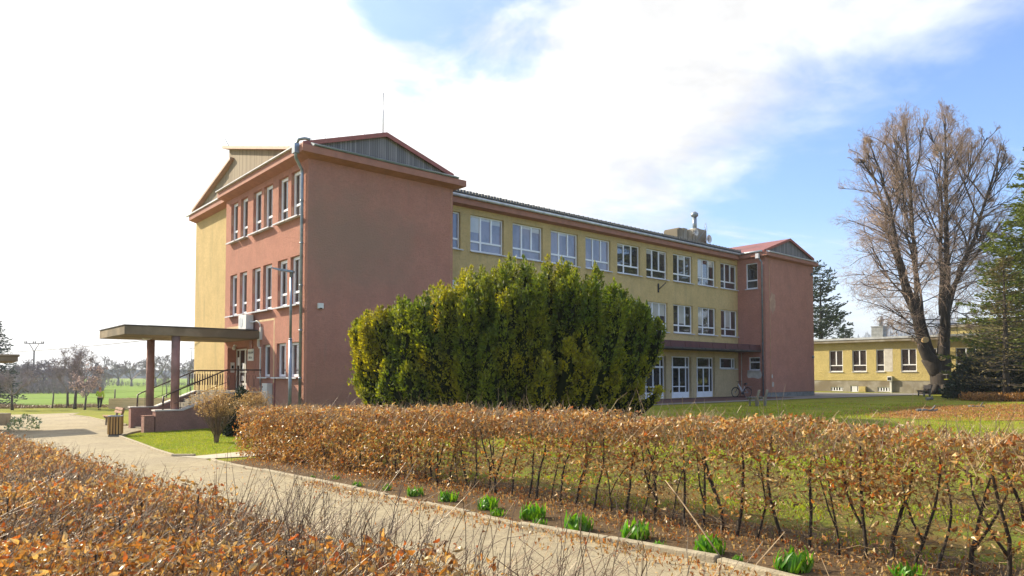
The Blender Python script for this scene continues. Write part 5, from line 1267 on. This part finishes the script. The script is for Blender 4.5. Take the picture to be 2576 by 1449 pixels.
# ================================================================== furniture and small things
def planter(loc, L, Wd, H, rz, label):
    r = empty('wooden_planter', loc, rz, label=label, cat='planter', group='raised timber planters on the grass'); n = 6
    for nm, (a, c) in {'front_boards': ((-L/2, -Wd/2), (L/2, -Wd/2+.04)), 'back_boards': ((-L/2, Wd/2-.04), (L/2, Wd/2)), 'side_boards': ((-L/2, -Wd/2+.043), (-L/2+.04, Wd/2-.043)), 'end_boards': ((L/2-.04, -Wd/2+.043), (L/2, Wd/2-.043))}.items():
        b = MB()
        for k in range(n): b.box((a[0], a[1], k*H/n), (c[0], c[1], (k+1)*H/n-.008))
        b.build(nm, M['wood_pale'], r)
    b = MB()
    for sx in (-1, 1):
        for sy in (-1, 1): b.box((sx*(L/2-.05)-.045, sy*(Wd/2-.05)-.045, 0), (sx*(L/2-.05)+.045, sy*(Wd/2-.05)+.045, H+.02))
    b.build('corner_posts', M['wood_pale'], r); b = MB(); b.box((-L/2+.05, -Wd/2+.05, H-.15), (L/2-.05, Wd/2-.05, H-.08)); b.build('earth', M['soil'], r)
planter(P3(302, 54.5), 1.15, 1.0, .78, R(8), 'small square timber planter on the grass, left of the long one')
planter(P3(378, 53), 3.5, 1.1, .84, R(8), 'long timber planter seen behind the porch columns')

def slat_bin(loc, rz):
    r = empty('litter_bin', loc, rz, label='brown slatted wooden litter bin on a concrete foot at the path edge', cat='bin')
    b = MB(); b.box((-.21, -.21, 0), (.21, .21, .08)); b.build('base', M['concrete'], r, .01)
    b = MB(); b.box((-.19, -.19, .08), (.19, .19, .74)); b.build('liner', M['dark_inside'], r)
    for k in range(4):
        a = k*math.pi/2; mm = Matrix.Rotation(a, 4, 'Z')
        for j in range(5):
            b = MB(); x0 = -.225+j*.094; b.box((x0, -.235, .1), (x0+.062, -.21, .76)); o = b.build('slat', M['wood_bin'], r); o.data.transform(mm)
    b = MB(); b.box((-.24, -.24, .762), (.24, -.17, .79)); b.box((-.24, .17, .762), (.24, .24, .79)); b.box((-.24, -.168, .762), (-.17, .168, .79)); b.box((.17, -.168, .762), (.24, .168, .79)); b.build('rim', M['zinc'], r)
slat_bin(at(290, 1098), ROT+R(-20))
def bench(loc, rz, label, leg='concrete', slat='wood_bench', L=1.5, missing=False):
    """length along local y, faces -x"""
    r = empty('park_bench', loc, rz, label=label, cat='bench')
    for s in (-1, 1):
        b = MB(); y = s*(L/2-.22); b.prism([(-.34, 0), (-.26, 0), (-.24, .34), (.02, .35), (.05, 0), (.16, 0), (.20, .45), (.31, .84), (.22, .86), (.09, .44), (-.40, .43), (-.40, .36), (-.32, .34)], lambda a, c, t: (a, t, c), y-.045, y+.045); b.build('leg', M[leg], r, .008)
    for k in range(3): b = MB(); b.box((-.42+k*.15, -L/2, .44), (-.30+k*.15, L/2, .475)); b.build('seat_slat', M[slat], r, .005)
    if not missing:
        for k in range(2): b = MB(); z = .6+k*.15; x = .115+(z-.5)*.24; b.hexa([(x-.045, -L/2, z), (x-.015, -L/2, z), (x-.015, L/2, z), (x-.045, L/2, z), (x-.018, -L/2, z+.11), (x+.012, -L/2, z+.11), (x+.012, L/2, z+.11), (x-.018, L/2, z+.11)]); b.build('back_slat', M[slat], r, .004)
    return r
bench(at(290, 1070), ROT, 'brown slatted bench with backrest beside the litter bin')
bench(P3(1908, 37), R(-48), 'old concrete bench without back slats in front of the far red block', slat='grey_wood', missing=True, L=1.3)
bench(at(2328, 997), R(-10), 'dark bench with backrest under the linden', 'grey_wood', 'rail_paint')

def street_lamp():
    p = P3(730, 27); r = empty('street_lamp', p, 0, label='galvanised street lamp post with flat head in front of the red corner', cat='street lamp'); H = 5.62-p.z
    b = MB(); b.tube([(0, 0, 0), (0, 0, 3.45)], .066, 16); b.tube([(0, 0, 3.45), (0, 0, 3.5)], [.075, .055], 16); b.tube([(0, 0, 3.5), (0, 0, H)], [.05, .045], 16); b.build('post', M['zinc'], r)
    b = MB(); b.prism([(.1, H-.02), (.1, H+.06), (-.05, H+.08), (-.72, H+.16), (-.72, H+.12), (-.42, H+.04)], lambda a, c, t: (a*.95, a*.25+t, c), -.13, .13); b.build('lamp_head', M['zinc'], r, .008)
    b = MB(); b.box((-.05, -.05, H-.18), (.06, .05, H)); b.build('bracket', M['grey_wood'], r)
street_lamp()

def bicycle():
    f = Vector((16.1, 50.35, .05)); q = Vector((16.68, 49.4, .05)); d = (q-f); L = d.length; rz = math.atan2(d.y, d.x)
    r = empty('bicycle', f, rz, label='silver and black bicycle leaning on the wall beside the terrace doors', cat='bicycle'); W_ = 1.08
    def P(x, z, y=0): return (x, y+z*.10, z)
    for x in (0, W_):
        b = MB(); n = 28; c = .34
        b.tube([P(x+c*math.cos(6.2832*i/n), .35+c*math.sin(6.2832*i/n)) for i in range(n+1)], .022, 6, False); w = b.build('wheel', M['rubber'], r)
        b = MB(); b.tube([P(x+.315*math.cos(6.2832*i/n), .35+.315*math.sin(6.2832*i/n)) for i in range(n+1)], .01, 5, False)
        for k in range(14): a = k*.4488; b.tube([P(x, .35), P(x+.31*math.cos(a), .35+.31*math.sin(a))], .0025, 3)
        b.tube([P(x, .35, -.05), P(x, .35, .05)], .025, 8); b.build('rim', M['zinc'], w)
        b = MB(); b.tube([P(x+.38*math.cos(a_), .35+.38*math.sin(a_)) for a_ in np.linspace(.4, 2.9, 10)], .012, 5); b.build('mudguard', M['black_metal'], r)
    b = MB(); hd = P(.22, .92); bb = P(.62, .32); st = P(.78, .80)
    b.tube([hd, bb], .03, 8); b.tube([P(.2, .98), P(.66, .44)], .02, 8); b.tube([bb, st], .018, 8); b.tube([bb, P(W_, .35)], .013, 6); b.tube([P(.76, .72), P(W_, .35)], .011, 6); b.build('frame', M['bike_paint'], r)
    b = MB(); b.tube([P(.18, 1.02), hd, P(.14, .66), P(0, .35)], .018, 7); b.build('fork', M['black_metal'], r)
    b = MB(); b.tube([P(.3, 1.16, -.28), P(.18, 1.12, -.1), P(.18, 1.12, .1), P(.3, 1.16, .28)], .014, 6); b.tube([P(.18, 1.02), P(.17, 1.12)], .016, 6); b.build('handlebar', M['black_metal'], r)
    b = MB(); b.tube([P(.68, .93), P(.78, .96), P(.94, .97)], [.03, .06, .09], 8); b.tube([st, P(.8, .93)], .013, 6); b.build('saddle', M['black_metal'], r)
    b = MB(); b.box(P(.92, .76, -.07), P(1.4, .78, .07)); b.tube([P(1.2, .76, .05), P(W_, .35, .05)], .006, 4); b.tube([P(1.2, .76, -.05), P(W_, .35, -.05)], .006, 4); b.build('rack', M['zinc'], r)
    b = MB(); b.tube([P(.62, .32, -.02), P(.62, .32, .02)], .09, 14); b.tube([P(.62, .32, .06), P(.72, .18, .06), P(.72, .18, .14)], .01, 5); b.build('crank', M['black_metal'], r)
bicycle()
def barrier():
    r = empty('crowd_barrier', P3(2449, 56), R(-4), label='grey metal crowd barrier standing on the grass beside the linden', cat='barrier')
    b = MB(); b.tube([(-1.05, 0, .12), (-1.05, 0, 1.1), (1.05, 0, 1.1), (1.05, 0, .12), (-1.05, 0, .22)], .025, 6); b.build('frame', M['zinc'], r)
    b = MB()
    for k in range(17): b.tube([(-.95+k*.119, 0, .2), (-.95+k*.119, 0, 1.1)], .011, 5)
    b.build('bars', M['zinc'], r)
    for x in (-.75, .75): b = MB(); b.tube([(x, -.32, 0), (x, 0, .2), (x, .32, 0)], .02, 5); b.build('foot', M['zinc'], r)
barrier()
r = empty('bird_feeder', P3(2392, 58.2, 1.6-(955-945)/1753*58.2), 0, label='small green bird feeder tray fixed beside the linden trunk', cat='bird feeder')
b = MB(); b.box((-.45, -.25, 0), (.45, .25, .06)); b.build('tray', M['lawn'], r)
b = MB(); b.box((-.5, -.3, .42), (.5, .3, .46)); b.build('roof', M['grey_wood'], r)
b = MB(); 
for sx in (-.4, .4): b.box((sx-.02, -.02, .06), (sx+.02, .02, .42))
b.build('posts', M['grey_wood'], r)
def log(px, y, L, rr, rz, label, seed):
    rng = random.Random(seed); b = MB(); n = 7; pts = [(-L/2+L*i/n, rng.uniform(-.05, .05), rr+rng.uniform(0, .05)) for i in range(n+1)]; b.tube(pts, [rr*rng.uniform(.7, 1.15)*(1-.4*i/n) for i in range(n+1)], 8)
    b.tube([(L*.2, 0, rr), (L*.36, .04, rr+.14), (L*.42, .02, rr+.24)], [rr*.7, rr*.5, rr*.3], 6)
    o = b.build('log', M['grey_wood'], None, label=label, cat='log', group='dead wood lying on the lawn'); o.location = at(px, y); o.rotation_euler[2] = rz
log(2332, 1037, 1.15, .07, .25, 'crooked branch lying on the edge of the bare lawn patch', 1)
log(2457, 1026, .75, .05, -.1, 'thin short branch lying farther right on the bare patch', 2)
log(2339, 1008, .5, .1, .1, 'short thick piece of wood on the grass in front of the linden', 3)

# ------------------------------------------------------------------ person
def skin_body(name, nodes, edges, m, parent, root_i=0, sub=2):
    me = bpy.data.meshes.new(name); me.from_pydata([n[0] for n in nodes], edges, []); o = link(name, me, m, parent)
    md = o.modifiers.new('skin', 'SKIN'); md.use_smooth_shade = True
    for i, n in enumerate(nodes):
        v = me.skin_vertices[0].data[i]; rr = n[1]; v.radius = rr if isinstance(rr, tuple) else (rr, rr); v.use_root = i == root_i
    sb = o.modifiers.new('sub', 'SUBSURF'); sb.levels = sub; sb.render_levels = sub
    return o
def person():
    r = empty('person', at(251, 1031), R(-155), label='person walking on the grass in a lime green top and dark trousers, holding white paper', cat='person')
    # front is local -y turned by rz; stands 1.67 tall
    N = [((0, 0, .92), (.13, .10)), ((0, 0, 1.10), (.12, .09)), ((0, .0, 1.30), (.15, .095)), ((0, 0, 1.41), (.06, .055)), ((0, -.01, 1.47), (.048, .05)), ((0, -.02, 1.56), (.078, .09)), ((0, -.015, 1.62), (.068, .08)),
         ((.17, 0, 1.36), .05), ((.24, -.02, 1.10), .042), ((.12, -.22, 1.02), .03), ((.05, -.28, 1.03), .022),
         ((-.17, 0, 1.36), .05), ((-.24, .02, 1.10), .042), ((-.22, -.10, .88), .03), ((-.21, -.14, .80), .022),
         ((.09, 0, .86), .085), ((.10, -.10, .48), .055), ((.09, .02, .09), .038), ((.09, -.10, .04), .03),
         ((-.09, 0, .86), .085), ((-.08, .06, .48), .055), ((-.04, .26, .13), .038), ((-.04, .18, .05), .03)]
    E = [(0, 1), (1, 2), (2, 3), (3, 4), (4, 5), (5, 6), (2, 7), (7, 8), (8, 9), (9, 10), (2, 11), (11, 12), (12, 13), (13, 14), (0, 15), (15, 16), (16, 17), (17, 18), (0, 19), (19, 20), (20, 21), (21, 22)]
    body = skin_body('body', N, E, M['skin'], r)
    for (cx, cy, cz, dx, dy) in ((.05, -.28, 1.03, -.7, -.7), (-.21, -.14, .80, 0, -.3)):
        for k in range(4):
            o = (k-1.5)*.016; p = [((cx+o*abs(dy), cy, cz+o*abs(dx)), .009), ((cx+o+dx*.03, cy+dy*.04, cz-.03), .008), ((cx+o+dx*.05, cy+dy*.05, cz-.065+.004*k), .007)]
            skin_body('finger', p, [(0, 1), (1, 2)], M['skin'], body, sub=1)
    skin_body('shirt', [((0, 0, .93), (.155, .125)), ((0, 0, 1.10), (.145, .115)), ((0, 0, 1.30), (.175, .12)), ((0, 0, 1.39), (.075, .07)), ((.18, 0, 1.36), .068), ((.245, -.02, 1.10), .056), ((.14, -.20, 1.03), .042), ((-.18, 0, 1.36), .068), ((-.245, .02, 1.10), .056), ((-.225, -.08, .91), .042)],
              [(0, 1), (1, 2), (2, 3), (2, 4), (4, 5), (5, 6), (2, 7), (7, 8), (8, 9)], M['lime_cloth'], r)
    skin_body('trousers', [((0, 0, .93), (.16, .13)), ((.095, 0, .84), .105), ((.10, -.10, .48), .072), ((.09, .02, .11), .056), ((-.095, 0, .84), .105), ((-.08, .06, .48), .072), ((-.04, .25, .15), .056)], [(0, 1), (1, 2), (2, 3), (0, 4), (4, 5), (5, 6)], M['black_cloth'], r)
    skin_body('hair', [((0, .02, 1.60), (.085, .085)), ((0, .035, 1.66), (.06, .07)), ((0, .05, 1.54), (.07, .05))], [(0, 1), (0, 2)], M['hair'], r)
    for x in (-.028, .028): b = MB(); b.tube([(x, -.115, 1.575), (x, -.105, 1.575)], .012, 8); b.build('eye', M['dark_inside'], body)
    b = MB(); b.tube([(0, -.1, 1.57), (0, -.135, 1.54), (0, -.11, 1.53)], [.01, .016, .012], 6); b.build('nose', M['skin'], body)
    skin_body('shoe', [((.09, .03, .04), .045), ((.09, -.14, .035), .036)], [(0, 1)], M['black_cloth'], r, sub=1); skin_body('shoe', [((-.04, .27, .08), .045), ((-.04, .14, .04), .036)], [(0, 1)], M['black_cloth'], r, sub=1)
    p = MB(); p.box((-.13, -.33, 1.0), (.16, -.315, 1.07)); q = p.build('paper', M['paper'], None, label='white paper held at the waist by the walking person', cat='paper'); q.matrix_world = Matrix.Translation(r.location) @ Matrix.Rotation(R(-155), 4, 'Z')
person()

# ------------------------------------------------------------------ far hills and woods
def hills():
    v = []; f = []; n = 60; prof = [(0, -2), (300, .35), (520, .8), (700, 1.)]
    for i in range(n+1):
        a = R(20+70*i/n); d0 = 900
        hh = (95+16*math.sin(i*.35)+8*math.sin(i*.9))*(min(1, i/10))*(min(1, (n-i)/6)+.2)
        for r_, k in prof: v.append((math.sin(a)*(d0+r_), math.cos(a)*(d0+r_), -2 if k < 0 else k*hh))
    for i in range(n):
        for j in range(3): q = i*4+j; f.append((q, q+4, q+5, q+1))
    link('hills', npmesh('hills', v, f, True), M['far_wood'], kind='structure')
    rng = np.random.default_rng(3); p = []; s = []
    for i in range(2600):
        t = rng.uniform(3, n-3); i0 = int(t); a = R(20+70*t/n); hh = (95+16*math.sin(t*.35)+8*math.sin(t*.9))*min(1, t/10)*(min(1, (n-t)/6)+.2); k = rng.uniform(.4, 1.0)
        rr = 900+np.interp(k, [0, .35, .8, 1], [0, 300, 520, 700]); p.append((math.sin(a)*rr, math.cos(a)*rr, k*hh-2)); s.append(rng.uniform(12, 22))
    p = np.array(p); s = np.array(s); v, f = prisms(p, p+np.stack([s*0, s*0, s], 1), s*.3, s*.02, 5)
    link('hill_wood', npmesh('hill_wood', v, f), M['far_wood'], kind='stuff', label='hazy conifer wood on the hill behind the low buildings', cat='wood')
    # low wooded horizon at left
    m_ = 3000; px = rng.uniform(-900, 620, m_); d = rng.uniform(650, 900, m_); x = (px-1288)/1753*d; s = rng.uniform(4, 9, m_)
    p = np.stack([x, d, np.full(m_, -1.)], 1); v, f = prisms(p, p+np.stack([s*0, s*0, s], 1), s*.55, s*.25, 5)
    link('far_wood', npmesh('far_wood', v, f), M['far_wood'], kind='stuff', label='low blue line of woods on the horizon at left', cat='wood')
hills()
def thicket():
    rng = np.random.default_rng(21); seg = []
    for i in range(2600):
        px = rng.uniform(-60, 262) if i < 2200 else rng.uniform(262, 560); d = rng.uniform(100, 135) if px < 262 else rng.uniform(170, 215); q = P3(px, d); p0 = np.array(q)
        H = rng.uniform(1.2, 4.2)*(1 if px < 262 else .55)*(.75+.25*math.sin(px*.05)); e = np.array([rng.normal(0, .25), rng.normal(0, .25), 1.]); r = .05
        for s in range(4):
            q = p0+e*H/4; seg.append([*p0, *q, r, r*.7]); 
            for k in range(2): e2 = nrm(e+rng.normal(0, .6, 3)); seg.append([*q, *(q+e2*H*.22), r*.6, r*.3])
            p0 = q; r *= .7; e = nrm(e+rng.normal(0, .3, 3))
    segmesh('thicket', seg, M['twig_far'], None, kind='stuff', label='grey leafless thicket along the far side of the field at left', cat='thicket')
thicket()
# ------------------------------------------------------------------ haze
def haze():
    m = bpy.data.materials.new('haze'); m.use_nodes = True; t = NT(m.node_tree)
    vp = t.n('ShaderNodeVolumePrincipled', ins={'Color': (.86, .91, 1., 1), 'Density': HAZE, 'Anisotropy': .25})
    o = t.n('ShaderNodeOutputMaterial'); t.nt.links.new(vp.outputs[0], o.inputs['Volume'])
    b = MB(); b.box((-1250, -60, -4), (1900, 1900, 145)); b.build('haze', m, None, kind='stuff', label='thin spring haze over the fields', cat='haze')
HAZE = 0.00035
if HAZE > 0: haze()
